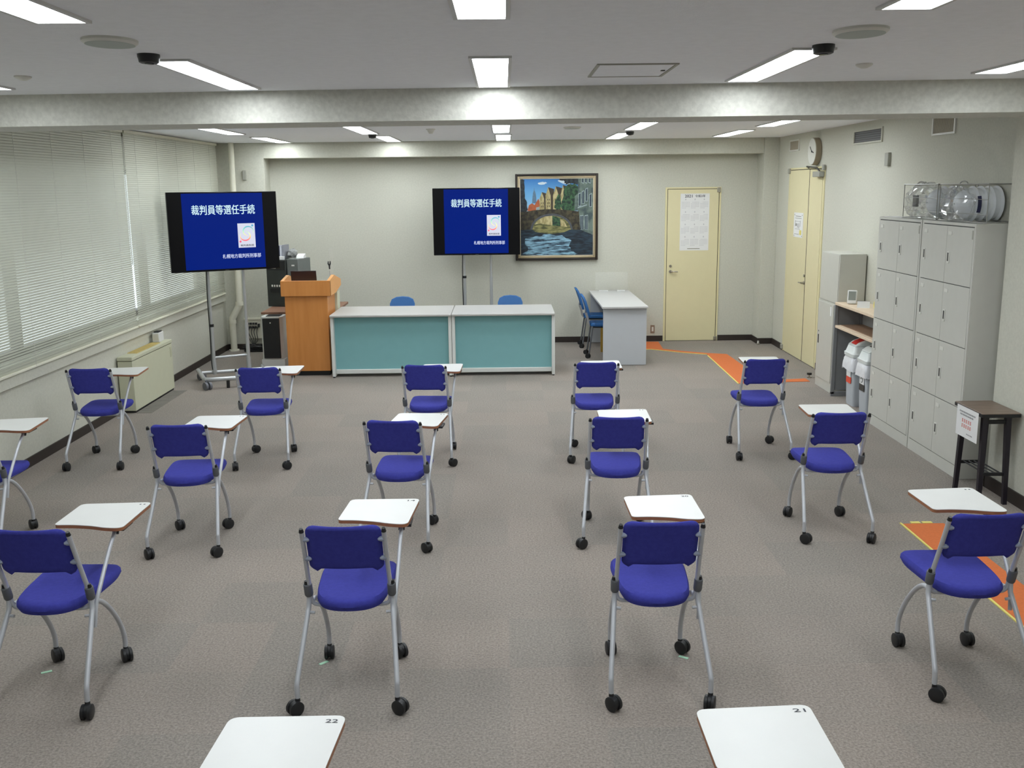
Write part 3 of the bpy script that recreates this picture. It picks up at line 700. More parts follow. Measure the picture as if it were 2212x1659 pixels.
# ------------------------------------------------------------------ teal counters
def counter(xa, xb, label):
    t = thing('counter_desk', label, 'desk', ((xa+xb)/2, 11.2, 0), 0, 'counter desks with teal fronts'); w = (xb-xa)/2
    MB().box(-w, w, -0.425, 0.40, 0.678, 0.705).build('counter_top', m_counter, t, bevel=0.008)
    for sx in (-1, 1):
        MB().box(min(sx*w, sx*(w-0.035)), max(sx*w, sx*(w-0.035)), -0.385, 0.36, 0.012, 0.678).build('end_panel', m_counter_leg, t, bevel=0.004)
        MB().cyl((sx*(w-0.018), -0.37, 0), (sx*(w-0.018), -0.37, 0.02), 0.012, 10).build('foot', m_black, t)
    MB().box(-w+0.035, w-0.035, -0.315, -0.295, 0.085, 0.678).build('front_panel', m_teal, t)
    MB().box(-w+0.035, w-0.035, -0.335, -0.28, 0.035, 0.085).build('bottom_rail', m_counter_leg, t, bevel=0.006)
counter(-1.93, -0.597, 'white topped counter with teal front panel, left one beside the wooden lectern')
counter(-0.593, 0.545, 'white topped counter with teal front panel, right one of the pair')

# ------------------------------------------------------------------ lectern
t = thing('lectern', 'orange-brown wooden lectern left of the teal counter', 'lectern', (-2.21, 11.25, 0))
MB().box(-2.40, -1.99, 11.0, 11.40, 0.0, 0.06).build('plinth', m_black, t, world=True)
MB().box(-2.447, -1.974, 10.962, 11.447, 0.055, 0.90).build('body', m_wood, t, world=True, bevel=0.004)
fz = [(10.928, 0.902), (10.928, 1.072), (11.23, 1.112), (11.66, 1.03), (11.675, 0.955), (11.30, 0.902)]
MB().prism(fz, -1.968, -1.932, 'x').build('side_wing', m_woodtop, t, world=True, bevel=0.003)
MB().prism(fz, -2.478, -2.442, 'x').build('side_wing', m_woodtop, t, world=True, bevel=0.003)
MB().box(-2.478, -1.932, 10.926, 10.962, 0.902, 1.072).build('front_fascia', m_wood, t, world=True, bevel=0.003)
MB().prism([(10.962, 0.99), (10.962, 1.01), (11.62, 0.97), (11.62, 0.95)], -2.442, -1.968, 'x').build('reading_board', m_woodtop, t, world=True)
MB().box(-1.99, -1.945, 11.46, 11.62, 0.55, 0.90).build('side_box', m_cream, t, world=True, bevel=0.004)
t = thing('laptop', 'black laptop standing open on the lectern', 'laptop', (-2.26, 11.2, 1.0))
T = Matrix.Translation((0, 11.16, 1.016)) @ Matrix.Rotation(math.radians(12), 4, 'X')
MB().box(-2.402, -2.116, -0.006, 0.006, 0.0, 0.155, T).build('screen_lid', mat('laptop_black', (36, 30, 36), 0.3), t, world=True, bevel=0.004)
MB().box(-2.402, -2.116, 11.17, 11.40, 1.003, 1.018).build('keyboard_base', m_black, t, world=True)
t = thing('microphone_stand', 'slim gooseneck microphone holder on the lectern', 'microphone stand', (-1.985, 11.25, 0.99))
MB().tube([(-1.985, 11.25, 0.99), (-1.984, 11.25, 1.16)], 0.004, 8).build('neck', m_chrome, t, world=True)
MB().cyl((-1.984, 11.25, 1.155), (-1.984, 11.25, 1.175), 0.008, 10).build('ring', m_plate, t, world=True)
c = MB(); c.tube([(-1.984, 11.25, 1.17), (-1.985, 11.25, 1.215), (-1.998, 11.25, 1.235), (-1.996, 11.25, 1.262)], [0.008, 0.01, 0.008, 0.005], 8); c.tube([(-1.985, 11.25, 1.21), (-1.974, 11.25, 1.235), (-1.974, 11.25, 1.264)], [0.009, 0.008, 0.005], 8); c.build('clip', m_black, t, world=True)
t = tag(MB().box(-2.035, -1.985, -0.002, 0.002, 0.0, 0.36).build('acrylic_screen', m_acryl, None, (0.0, 11.52, 1.04)), 'narrow clear acrylic sheet standing at the back of the lectern', 'screen')

# ------------------------------------------------------------------ equipment corner
t = thing('side_table', 'brown topped grey table holding the dark equipment rack', 'table', (-2.55, 12.1, 0))
MB().box(-2.895, -2.02, 11.67, 12.70, 0.612, 0.640).build('tabletop', mat('brown_tabletop', (138, 102, 82), 0.5, var=0.08), t, world=True, bevel=0.003)
MB().box(-2.87, -2.06, 11.70, 12.66, 0.56, 0.612).build('apron', m_sensor, t, world=True)
for x in (-2.87, -2.10):
    for y in (11.70, 12.60): MB().box(x, x+0.04, y, y+0.05, 0, 0.56).build('leg', m_sensor, t, world=True)
t = thing('equipment_rack', 'dark grey equipment rack with switches standing on the brown table', 'rack', (-2.655, 12.42, 0.64), math.radians(-16))
MB().box(-0.235, 0.03, -0.23, 0.10, 0.0, 0.575).build('front_cabinet', m_rack, t, bevel=0.004)
MB().box(0.035, 0.185, -0.20, 0.13, 0.0, 0.585).build('side_cabinet', m_rackside, t, bevel=0.004)
s = MB(); s.box(-0.22, 0.015, -0.236, -0.23, 0.45, 0.56); s.build('top_drawer_face', m_black, t)
for k in range(6): MB().box(-0.17+k*0.033, -0.155+k*0.033, -0.238, -0.23, 0.245, 0.27).build('switch', m_plate, t)
MB().box(-0.19, -0.07, -0.238, -0.23, 0.175, 0.225).build('meter', m_black, t)
MB().box(-0.19, -0.10, -0.238, -0.23, 0.47, 0.49).build('badge', m_plate, t)
MB().box(0.10, 0.135, -0.206, -0.20, 0.50, 0.515).build('badge', m_paper, t)
RT = 0.64+0.575
def ontop(name, label, cat, mb, m, group=None, bevel=0.0): return tag(mb.build(name, m, None, bevel=bevel), label, cat, group)
for k in range(5):
    x = -2.835+k*0.026
    cc = ((40, 46, 84), (215, 218, 224), (34, 38, 70), (208, 212, 222), (150, 152, 160))[k]
    o = MB().box(-0.011, 0.011, -0.09, 0.09, 0, 0.165+0.01*(k == 4)).build('binder', mat('binder_%d' % k, cc, 0.5), None, (x, 12.42+k*0.004, RT), math.radians(-10))
    tag(o, ('navy', 'white', 'dark navy', 'pale', 'grey')[k]+' binder standing on the equipment rack, number '+('one', 'two', 'three', 'four', 'five')[k]+' from the television', 'binder', 'binders on the rack')
ontop('paper_stack', 'low stack of white papers on the rack before the binders', 'papers', MB().box(-2.86, -2.72, 12.26, 12.31, RT, RT+0.04), m_paper)
bagm = MB()
rr = random.Random(3)
def crumple(c, r, nz=10, na=16, jit=0.22, rnd=rr, flat=0.0):
    rs = []
    for i in range(nz+1):
        ph = -PI/2+PI*i/nz; ring = []
        for k in range(na):
            a = 2*PI*k/na; q = 1+rnd.uniform(-jit, jit) if 0 < i < nz else 1
            z = math.sin(ph)*r[2]*q
            ring.append((c[0]+math.cos(ph)*math.cos(a)*r[0]*q, c[1]+math.cos(ph)*math.sin(a)*r[1]*q, max(c[2]+z, flat)))
        rs.append(ring)
    return rs
bagm.rings(crumple((-2.645, 12.44, RT+0.065), (0.055, 0.09, 0.06), flat=RT+0.012), True)
ontop('plastic_bag', 'crumpled grey plastic bag lying on the equipment rack', 'bag', bagm, mat('grey_bag', (150, 152, 150), 0.35, var=0.25, scale=20))
o = ontop('label_packet', 'white packet with printing lying on the right of the rack', 'packet', MB().prism([(12.3, 0), (12.46, 0), (12.44, 0.05), (12.32, 0.03)], -2.575, -2.485, 'x'), m_paper); o.location = (0, 0, RT+0.012)
t = thing('air_purifier', 'tall black fronted air purifier with white sides before the brown table', 'air purifier', (-2.70, 11.5, 0.128))
MB().prism(roundpoly([(-2.835, 11.40), (-2.80, 11.362), (-2.615, 11.362), (-2.585, 11.42), (-2.585, 11.62), (-2.835, 11.62)], 0.02), 0.128, 0.62, 'z').build('body', m_white, t, world=True, bevel=0.004)
MB().box(-2.806, -2.612, 11.345, 11.366, 0.14, 0.605).build('front_panel', m_black, t, world=True, bevel=0.004)
MB().box(-2.78, -2.62, 11.42, 11.58, 0.612, 0.626).build('top_grille', m_black, t, world=True)
MB().cyl((-2.715, 11.345, 0.555), (-2.715, 11.342, 0.555), 0.008, 12).build('badge', m_plate, t, world=True)
ontop('storage_box', 'white low box standing under the air purifier', 'box', MB().box(-2.84, -2.57, 11.36, 11.64, 0.0, 0.126), m_white, None, 0.004)
t = thing('socket_panel', 'cream wall socket panel with plugs and cables in the left corner', 'socket panel', (-3.25, 12.9, 0.15))
MB().box(-3.40, -3.06, 12.872, 12.9, 0.15, 0.40).build('panel', m_pipe, t, world=True, bevel=0.003)
MB().box(-3.42, -3.055, 12.862, 12.9, 0.398, 0.418).build('duct', m_pipe, t, world=True)
for k in range(4):
    for r_ in range(2): MB().box(-3.375+k*0.034, -3.352+k*0.034, 12.845, 12.872, 0.335-r_*0.05, 0.36-r_*0.05).build('plug', m_black if (k+r_) % 2 else m_slot, t, world=True)
MB().box(-3.235, -3.215, 12.83, 12.872, 0.30, 0.345).build('plug', m_black, t, world=True)
for k in range(5):
    x = -3.37+k*0.035
    MB().tube(smoothpath([(x, 12.845, 0.32), (x-0.02, 12.82, 0.24), (x+0.03-0.01*k, 12.81, 0.14), (-3.29, 12.80, 0.07)], 5), 0.005, 6).build('cable', m_black if k % 2 else m_slot, t, world=True)
o = MB(); rc = random.Random(5)
for k in range(9):
    r_ = 0.05+0.02*rc.random()
    o.tube([(-3.27+rc.uniform(-.07, .07)+r_*1.4*math.cos(a), 12.74+rc.uniform(-.01, .01)+r_*1.0*math.sin(a), 0.012+k*0.008+0.004*math.sin(3*a)) for a in (2*PI*q/18 for q in range(18))], 0.009, 6, closed=True)
tag(o.build('cable_coil', m_black, None), 'black coil of cable lying on the floor in the left corner', 'cable')

# fan coil unit, device and grate
t = thing('fan_coil_unit', 'low cream air conditioning cabinet against the left wall under the blinds', 'air conditioner', (-3.58, 9.72, 0))
MB().box(XL+0.013, -3.507, 9.165, 10.285, 0.02, 0.495).build('cabinet', m_cream, t, world=True, bevel=0.004)
MB().box(XL+0.014, -3.503, 9.155, 10.295, 0.500, 0.537).build('top_lid', m_cream, t, world=True, bevel=0.006)
MB().box(XL+0.02, -3.512, 9.17, 10.28, 0.494, 0.501).build('shadow_gap', m_gap, t, world=True)
MB().box(XL+0.02, -3.515, 9.18, 10.27, 0.0, 0.02).build('plinth', m_black, t, world=True)
g = MB(); g.box(-3.63, -3.535, 9.38, 10.05, 0.536, 0.539)
for k in range(30): g.box(-3.63, -3.535, 9.385+k*0.022, 9.393+k*0.022, 0.539, 0.543)
g.build('top_grille', m_yellow_grille, t, world=True)
MB().box(-3.507, -3.504, 10.22, 10.27, 0.36, 0.46).build('control_plate', mat('plate_beige', (186, 186, 158), 0.5), t, world=True)
t = thing('air_quality_monitor', 'small white box device standing on the fan coil unit', 'device', (-3.58, 10.15, 0.543))
MB().box(-3.625, -3.555, 10.07, 10.21, 0.5375, 0.635).build('case', m_white, t, world=True, bevel=0.006)
MB().box(-3.62, -3.56, 10.066, 10.07, 0.565, 0.62).build('display', m_plate, t, world=True)
MB().box(-3.615, -3.565, 10.09, 10.19, 0.635, 0.648).build('top_vent', m_black, t, world=True)
g = MB(); g.box(-3.503, -3.362, 9.16, 10.23, 0.0, 0.003)
for k in range(26): g.box(-3.498, -3.368, 9.18+k*0.04, 9.20+k*0.04, 0.003, 0.005)
tag(g.build('floor_grate', mat('grate_grey', (122, 118, 112), 0.6, var=0.06), None), 'grey floor grating strip along the fan coil unit', 'grate')

# ------------------------------------------------------------------ orange guide carpets, tapes
def flat(name, label, cat, poly, m, z=0.004, z0=0.0, group=None): return tag(MB().prism(poly, z0, z, 'z').build(name, m, None), label, cat, group)
flat('guide_carpet', 'orange guide carpet running from the front desk to the right cabinets', 'carpet strip',
     [(1.62, 12.51), (1.86, 12.51), (2.20, 12.235), (2.49, 12.07), (2.457, 10.215), (2.97, 10.275), (3.227, 10.285), (3.227, 10.45), (2.995, 10.405), (2.765, 10.40), (2.74, 12.07), (2.51, 12.165), (2.20, 12.37), (2.02, 12.53), (2.05, 13.12), (1.62, 13.18)], m_orange)
flat('guide_carpet', 'orange guide carpet strip beside the nearest right hand chair', 'carpet strip', [(2.43, 2.6), (2.665, 2.6), (2.685, 5.785), (2.43, 5.785)], m_orange)
for poly, lab in (([(2.444, 10.215), (2.457, 10.215), (2.49, 11.98), (2.478, 11.98)], 'thin yellow tape line along the left edge of the far orange carpet'),
                  ([(1.80, 12.497), (1.86, 12.497), (2.20, 12.225), (2.48, 12.062), (2.49, 12.072), (2.20, 12.235), (1.87, 12.51), (1.80, 12.51)], 'thin pale tape line along the bent edge of the far orange carpet'),
                  ([(2.418, 2.6), (2.43, 2.6), (2.43, 5.80), (2.418, 5.80)], 'thin yellow tape line along the left edge of the near orange carpet'),
                  ([(2.49, 5.79), (2.545, 5.79), (2.545, 5.82), (2.49, 5.82)], 'short yellow tape at the far end of the near orange carpet, left piece'),
                  ([(2.56, 5.79), (2.62, 5.79), (2.62, 5.82), (2.56, 5.82)], 'short yellow tape at the far end of the near orange carpet, right piece')):
    flat('floor_tape', lab, 'tape', poly, m_yellow, 0.0055, 0.0, 'yellow tapes beside the orange carpet')

# ------------------------------------------------------------------ tablet chairs
def chair_proto():
    t = thing('tablet_chair', '', 'chair', (0, 0, 0), 0, 'blue tablet-arm chairs set out in rows')
    # seat
    out = closedpath([(0, 0.088, 0), (0.075, 0.102, 0), (0.125, 0.150, 0), (0.146, 0.235, 0), (0.157, 0.36, 0), (0.161, 0.47, 0), (0.145, 0.545, 0), (0.09, 0.578, 0), (0, 0.585, 0),
                      (-0.09, 0.578, 0), (-0.145, 0.545, 0), (-0.161, 0.47, 0), (-0.157, 0.36, 0), (-0.146, 0.235, 0), (-0.125, 0.150, 0), (-0.075, 0.102, 0)], 4)
    cy = 0.34; rs = []
    def zsurf(x, y):
        return 0.012*(abs(x)/0.16)**2*0.5-0.010*max(0, (y-0.42)/0.165)**2+0.006*max(0, (0.2-y)/0.12)
    for sc, z in ((0.80, 0.386), (0.95, 0.391), (1.0, 0.405), (0.992, 0.420), (0.95, 0.431), (0.85, 0.4355), (0.6, 0.437), (0.3, 0.437), (0.02, 0.437)):
        rs.append([(x*sc, cy+(y-cy)*sc, z+(zsurf(x*sc, cy+(y-cy)*sc) if z > 0.4 else 0)) for x, y, _ in out])
    MB().rings(rs, True).build('seat', m_blue, t)
    # seat frame
    f = MB()
    f.tube(smoothpath([(-0.163, 0.185, 0.42), (-0.155, 0.19, 0.392), (-0.12, 0.195, 0.380), (0, 0.20, 0.378), (0.12, 0.195, 0.380), (0.155, 0.19, 0.392), (0.163, 0.185, 0.42)], 5), 0.0085, 10)
    for sx in (-1, 1): f.tube([(sx*0.115, 0.20, 0.379), (sx*0.115, 0.50, 0.379)], 0.008, 8)
    f.tube([(-0.115, 0.48, 0.379), (0.115, 0.48, 0.379)], 0.008, 8)
    f.build('seat_frame', m_tube, t)
    # backrest
    nz_, nx = 16, 17; zt, zb_, W, r = 0.770, 0.566, 0.150, 0.032
    def pos(s, v, d):
        z = zb_+(zt-zb_)*v
        if v < 0.12: z = zb_+(zt-zb_)*v-(1-v/0.12)*0.016*math.exp(-((abs(s)-0.90)/0.09)**2)
        w = W
        if zb_+(zt-zb_)*v > zt-r: q = zb_+(zt-zb_)*v-(zt-r); w = W-(r-math.sqrt(max(0, r*r-q*q)))
        if v < 0.10: w = W-0.012*(1-v/0.10)**2
        x = s*w; y = 0.068+(0.745-z)*0.36-0.016*(1-(s*s))+d
        zz = z-0.003*(1-s*s)*(1 if v > 0.9 else 0)
        return (x, y, zz)
    bk = MB(); vs = []; N = nz_*nx
    vv = [0, 0.03, 0.07, 0.12, 0.2, 0.3, 0.4, 0.5, 0.6, 0.7, 0.8, 0.85, 0.9, 0.94, 0.98, 1.0]
    th = lambda s, v: 0.011*min(1, (1-abs(s))*9+0.25)*min(1, min(v, 1-v)*16+0.25)
    for side in (-1, 1):
        for v in vv:
            for i in range(nx):
                s = -1+2*i/(nx-1); vs.append(pos(s, v, side*th(s, v)+0.004))
    fs = []
    for side in (0, 1):
        for a in range(nz_-1):
            for b in range(nx-1):
                i = side*N+a*nx+b; q = (i, i+1, i+nx+1, i+nx); fs.append(q if side == 0 else q[::-1])
    for b in range(nx-1): fs.append((b, b+N, b+N+1, b+1)); k = (nz_-1)*nx+b; fs.append((k, k+1, k+N+1, k+N))
    for a in range(nz_-1): i = a*nx; fs.append((i, i+nx, i+nx+N, i+N)); k = a*nx+nx-1; fs.append((k, k+N, k+nx+N, k+nx))
    bk.add(vs, fs); bo = bk.build('backrest', m_blue, t, smooth=60)
    for sx in (-1, 1):
        for z in (0.707, 0.615):
            y = 0.066+(0.745-z)*0.38
            c = MB(); c.tube([(sx*0.160, y, z), (sx*0.145, y-0.006, z), (sx*0.136, y-0.010, z-0.001)], [0.012, 0.0105, 0.004], 10); c.build('clip', m_clip, bo)
    for sx in (-1, 1):
        ps = MB().tube([(sx*0.162, 0.060, 0.748), (sx*0.163, 0.110, 0.625), (sx*0.165, 0.160, 0.505), (sx*0.165, 0.178, 0.45), (sx*0.163, 0.186, 0.415)], 0.0095, 12).build('back_post', m_tube, t)
        MB().cyl((sx*0.162, 0.061, 0.744), (sx*0.162, 0.0555, 0.759), 0.0105, 12, 0.007).build('cap', m_black, ps)
        j = MB(); j.tube([(sx*0.171, 0.1665, 0.484), (sx*0.171, 0.168, 0.480), (sx*0.170, 0.180, 0.436), (sx*0.1695, 0.182, 0.430)], [0.0165, 0.0180, 0.0180, 0.0160], 14); jo = j.build('joint', m_joint, t)
        MB().tube([(sx*0.176, 0.165, 0.486), (sx*0.176, 0.162, 0.499)], [0.009, 0.007], 10).build('knob', m_black, jo)
        # rear leg, with its stop pin
        lg = MB(); lg.tube([(sx*0.170, 0.182, 0.44)]+smoothpath([(sx*0.172, 0.178, 0.385), (sx*0.186, 0.090, 0.255), (sx*0.1985, 0.012, 0.142), (sx*0.200, 0.001, 0.115), (sx*0.199, 0.0, 0.07)], 5), 0.0105, 12)
        lg.tube([(sx*0.172, 0.165, 0.362), (sx*0.146, 0.163, 0.360)], 0.0065, 8)
        lg.build('leg', m_tube, t)
        # front leg
        fl = MB(); fl.tube(smoothpath([(sx*0.160, 0.195, 0.398), (sx*0.160, 0.255, 0.386), (sx*0.158, 0.325, 0.342), (sx*0.157, 0.405, 0.262), (sx*0.157, 0.460, 0.182), (sx*0.157, 0.488, 0.115), (sx*0.157, 0.490, 0.065)], 5), 0.0105, 12); fl.build('leg', m_tube, t)
        for (x, y) in ((sx*0.199, 0.0), (sx*0.157, 0.490)):
            w = MB(); R = 0.031
            for q in (-1, 1): w.tube([(q*0.005, -0.014, R), (q*0.008, -0.014, R), (q*0.019, -0.014, R), (q*0.022, -0.014, R)], [R*0.86, R, R, R*0.8], 22)
            w.cyl((-0.008, -0.012, R+0.003), (0.008, -0.012, R+0.003), 0.027, 16)
            w.tube([(0, 0, 0.082), (0, 0, 0.06), (0, -0.010, 0.05)], [0.009, 0.011, 0.009], 10)
            w.build('caster', m_black, t, (x, y, 0), 0)
    # writing tablet
    MB().tube(smoothpath([(0.176, 0.176, 0.305), (0.178, 0.182, 0.335), (0.181, 0.200, 0.40), (0.186, 0.240, 0.46), (0.1905, 0.345, 0.578), (0.192, 0.405, 0.628), (0.192, 0.425, 0.648)], 5), 0.0085, 10).build('tablet_arm', m_tube, t)
    br_ = MB().box(0.155, 0.235, 0.40, 0.50, 0.640, 0.652); br_.cyl((0.192, 0.415, 0.622), (0.192, 0.428, 0.645), 0.014, 12); br_.build('tablet_bracket', m_black, t)
    # outline in the frame of the pivot (0.19, 0.42)
    bl, br2, tr, tl = (-0.264, -0.013), (0.045, -0.062), (0.051, 0.288), (-0.263, 0.272)
    pts = [bl, (-0.19, -0.012), (-0.10, -0.027), (-0.03, -0.055), br2, tr, tl]
    op = roundpoly(pts, [0.022, 0.05, 0.06, 0.05, 0.035, 0.03, 0.03], 5)
    tb = MB(); tb.mat(1).prism(op, -0.016, -0.0025, 'z'); tb.mat(0).prism(op, -0.0025, 0.0, 'z')
    tb.build('tablet', [m_white, m_edge], t, (0.19, 0.42, 0.668))
    return t
CH = chair_proto(); ch_used = [False]
rch = random.Random(11)
NUM = {}
def number_mark(body, parent):
    b = MB()
    if body == '--':
        for x in (0.0, 0.018): b.box(x+0.003, x+0.011, 0.2525, 0.2615, 0.0002, 0.0005)
    else: text_on(b, body, (0.0-0.002, 0.249, 0.0006), (0.033, 0, 0), (0, 0.017, 0), 0.0, 0.02)
    b.build('number', m_ink, parent, (0.002, 0.0, 0.0), smooth=0)
def place_chair(x, y, deg, trot, label, num=None, cast=None, tshift=(0, 0)):
    o = CH if not ch_used[0] else copy_tree(CH)
    ch_used[0] = True
    o.location = (x, y, 0); o.rotation_euler = (0, 0, math.radians(deg)); o['label'] = label
    k = 0
    for c in o.children:
        if c.name.startswith('caster'): c.rotation_euler.z = math.radians(cast[k] if cast else rch.uniform(-60, 60)+(180 if rch.random() < 0.5 else 0)); k += 1
        if c.name.startswith('tablet') and not c.name.startswith(('tablet_arm', 'tablet_bracket')):
            c.rotation_euler.z = math.radians(trot); c.location = (0.19+tshift[0], 0.42+tshift[1], 0.668)
            if num: number_mark(num, c)
    return o
B = 'blue tablet-arm chair on casters, '
chairs = [
 (-3.119, 7.227, 1.9, 4, B+'far row by the counter, leftmost beside the fan coil unit', None, (0.03, -0.04)),
 (-1.843, 7.182, 2.0, 0, B+'far row by the counter, in front of the television stand', None, (0, -0.02)),
 (-0.617, 7.208, -3.8, 3, B+'far row by the counter, in front of the teal panels', None, (0, -0.03)),
 (0.679, 7.233, -0.8, 0, B+'far row, in front of the grey desk end', None, (-0.01, 0)),
 (1.968, 7.283, 0.4, -4, B+'far row, rightmost beside the orange carpet', None, (0.005, 0.035)),
 (-3.115, 5.415, 0.0, 6, B+'middle row, cut off by the left edge', None, (0.015, -0.015)),
 (-1.862, 5.387, 2.9, -5, B+'middle row, second from the blinds', '--', (0, 0)),
 (-0.658, 5.421, -5.2, -2, B+'middle row, just left of the aisle', '--', (-0.02, -0.02)),
 (0.637, 5.440, -2.8, 2, B+'middle row, just right of the aisle', '--', (-0.015, 0)),
 (1.930, 5.483, -0.9, -2, B+'middle row, rightmost before the lockers', None, (0, 0.025)),
 (-1.886, 3.640, -1.2, 1, B+'near row, leftmost and partly cut off', '--', (0.009, 0)),
 (-0.650, 3.639, 0.0, -3, B+'near row, left of the aisle, tablet marked 14', '14', (-0.008, 0)),
 (0.605, 3.640, -0.6, 1.6, B+'near row, right of the aisle', '20', (-0.002, 0.012)),
 (1.921, 3.681, 0.1, 1.5, B+'near row, rightmost beside the near orange carpet', '--', (0.007, 0.016)),
 (-0.695, 1.745, 0.0, -2.5, B+'nearest, only its tablet marked 22 in view', '22', (0, 0)),
 (0.577, 1.765, 0.0, 0.5, B+'nearest, only its tablet marked 21 in view', '21', (0, 0)),
]
CAST = {10: (20, 45, 5, 35), 11: (-48, 5, 60, 35), 12: (40, 8, -20, 45), 13: (50, 4, 30, 6), 9: (45, -40, -35, 20), 6: (40, 45, -40, -45)}
for i, (x, y, d, tr, lab, num, ts) in enumerate(chairs): place_chair(x, y, d, tr, lab, num, CAST.get(i), ts)
for x, y, a, lab in ((-2.03, 4.02, 0.5, 'small green tape scrap by the front wheel of the near left chair'), (-0.825, 4.07, 0.8, 'small green tape scrap beside the chair with tablet 14'), (0.775, 4.075, -0.6, 'small green tape scrap beside the near chair right of the aisle')):
    o = MB().box(-0.022, 0.022, -0.008, 0.008, 0, 0.002).build('floor_tape', m_greent, None, (x, y, 0), a); tag(o, lab, 'tape', 'green tape scraps on the carpet')

# ------------------------------------------------------------------ blue office chairs
def office_chair():
    t = thing('office_chair', '', 'chair', (0, 0, 0), 0, 'plain blue caster chairs')
    # faces +y ; seat centre at origin
    out = roundpoly([(-0.15, -0.16), (0.15, -0.16), (0.165, 0.17), (-0.165, 0.17)], 0.06, 5)
    MB().rings([[(x*s, y*s, z) for x, y in out] for s, z in ((0.9, 0.385), (1.0, 0.395), (1.0, 0.415), (0.93, 0.428), (0.5, 0.43), (0.05, 0.43))]).build('seat', m_bluechair, t)
    bw = 0.15
    prof = [(-0.125, 0.52), (-0.142, 0.50), (0.142, 0.50), (0.15, 0.56), (0.148, 0.70)]
    prof = [(bw*0.9, 0.50), (bw, 0.58), (bw, 0.695), (bw*0.86, 0.745), (bw*0.5, 0.770), (0, 0.776), (-bw*0.5, 0.770), (-bw*0.86, 0.745), (-bw, 0.695), (-bw, 0.58), (-bw*0.9, 0.50)]
    def bend(x, z, d): return (x, -0.17-0.28*(z-0.45)-0.25*(z-0.6)**2*1.0+0.9*x*x+d, z)
    MB().rings([[bend(x, z, -0.014) for x, z in prof], [bend(x, z, 0.016) for x, z in prof]]).build('backrest', m_bluechair, t, bevel=0.006)
    pr2 = [(bw*0.85, 0.40), (bw*0.92, 0.50), (bw*0.9, 0.56), (0, 0.54), (-bw*0.9, 0.56), (-bw*0.92, 0.50), (-bw*0.85, 0.40)]
    MB().rings([[bend(x, z, -0.024) for x, z in pr2], [bend(x, z, -0.012) for x, z in pr2]]).build('rear_shell', m_greyshell, t)
    for sx in (-1, 1):
        for sy in (-1, 1):
            MB().tube([(sx*0.13, sy*0.13, 0.39), (sx*0.155, sy*0.175, 0.06)], 0.010, 10).build('leg', m_tube if sy > 0 else m_joint, t)
            w = MB()
            for q in (-1, 1): w.cyl((q*0.006, -0.012, 0.028), (q*0.02, -0.012, 0.028), 0.028, 18)
            w.cyl((0, 0, 0.03), (0, 0, 0.065), 0.009, 8); w.build('caster', m_black, t, (sx*0.155, sy*0.178, 0), sy*0.6)
    MB().box(-0.14, 0.14, -0.13, 0.13, 0.372, 0.388).build('under_frame', m_black, t)
    return t
OC = office_chair()
OC.location = (-1.245, 11.72, 0); OC.rotation_euler.z = PI; OC['label'] = 'plain blue chair behind the left teal counter, only its back top in view'
for loc, rz, lab in (((0.06, 11.72, 0), PI, 'plain blue chair behind the right teal counter, only its back top in view'),
                     ((1.19, 12.05, 0), -PI/2, 'plain blue chair at the grey desk, nearer one'),
                     ((1.175, 12.83, 0), -PI/2, 'plain blue chair at the grey desk, the one against the wall')):
    o = copy_tree(OC); o.location = loc; o.rotation_euler.z = rz; o['label'] = lab

# ------------------------------------------------------------------ grey desk at the front wall
t = thing('office_desk', 'grey desk with white top standing end-on against the front wall', 'desk', (1.38, 12.2, 0))
MB().box(1.118, 1.648, 11.325, 13.17, 0.675, 0.698).build('desktop', mat('desk_white', (194, 194, 192), 0.35, var=0.01), t, world=True, bevel=0.003)
MB().box(1.135, 1.638, 11.385, 11.41, 0.006, 0.675).build('end_panel', mat('desk_grey', (186, 190, 194), 0.45, var=0.01), t, world=True)
MB().box(1.135, 1.638, 13.11, 13.135, 0.006, 0.675).build('end_panel', MATS['desk_grey'], t, world=True)
MB().box(1.60, 1.625, 11.41, 13.11, 0.08, 0.675).build('back_panel', MATS['desk_grey'], t, world=True)
t = thing('acrylic_partition', 'clear acrylic partition standing on the far end of the grey desk', 'partition', (1.42, 13.05, 0.698))
MB().box(1.19, 1.62, 13.048, 13.052, 0.71, 0.95).build('sheet', m_acryl, t, world=True)
MB().box(1.24, 1.36, 13.02, 13.08, 0.699, 0.712).build('foot', m_white, t, world=True)
MB().box(1.48, 1.58, 13.02, 13.08, 0.699, 0.712).build('foot', m_white, t, world=True)
ontop('yellow_board', 'narrow yellow upright board under the grey desk', 'board', MB().box(1.20, 1.25, 12.35, 12.37, 0, 0.36), mat('yellow_wood', (196, 158, 70), 0.6, var=0.1))
bg = MB(); bg.rings(crumple((1.42, 11.75, 0.09), (0.10, 0.12, 0.09), rnd=random.Random(9), jit=0.15, flat=0.0), True)
ontop('dark_bag', 'small dark grey bag on the floor under the grey desk', 'bag', bg, mat('dark_cloth', (84, 84, 92), 0.8, var=0.2))

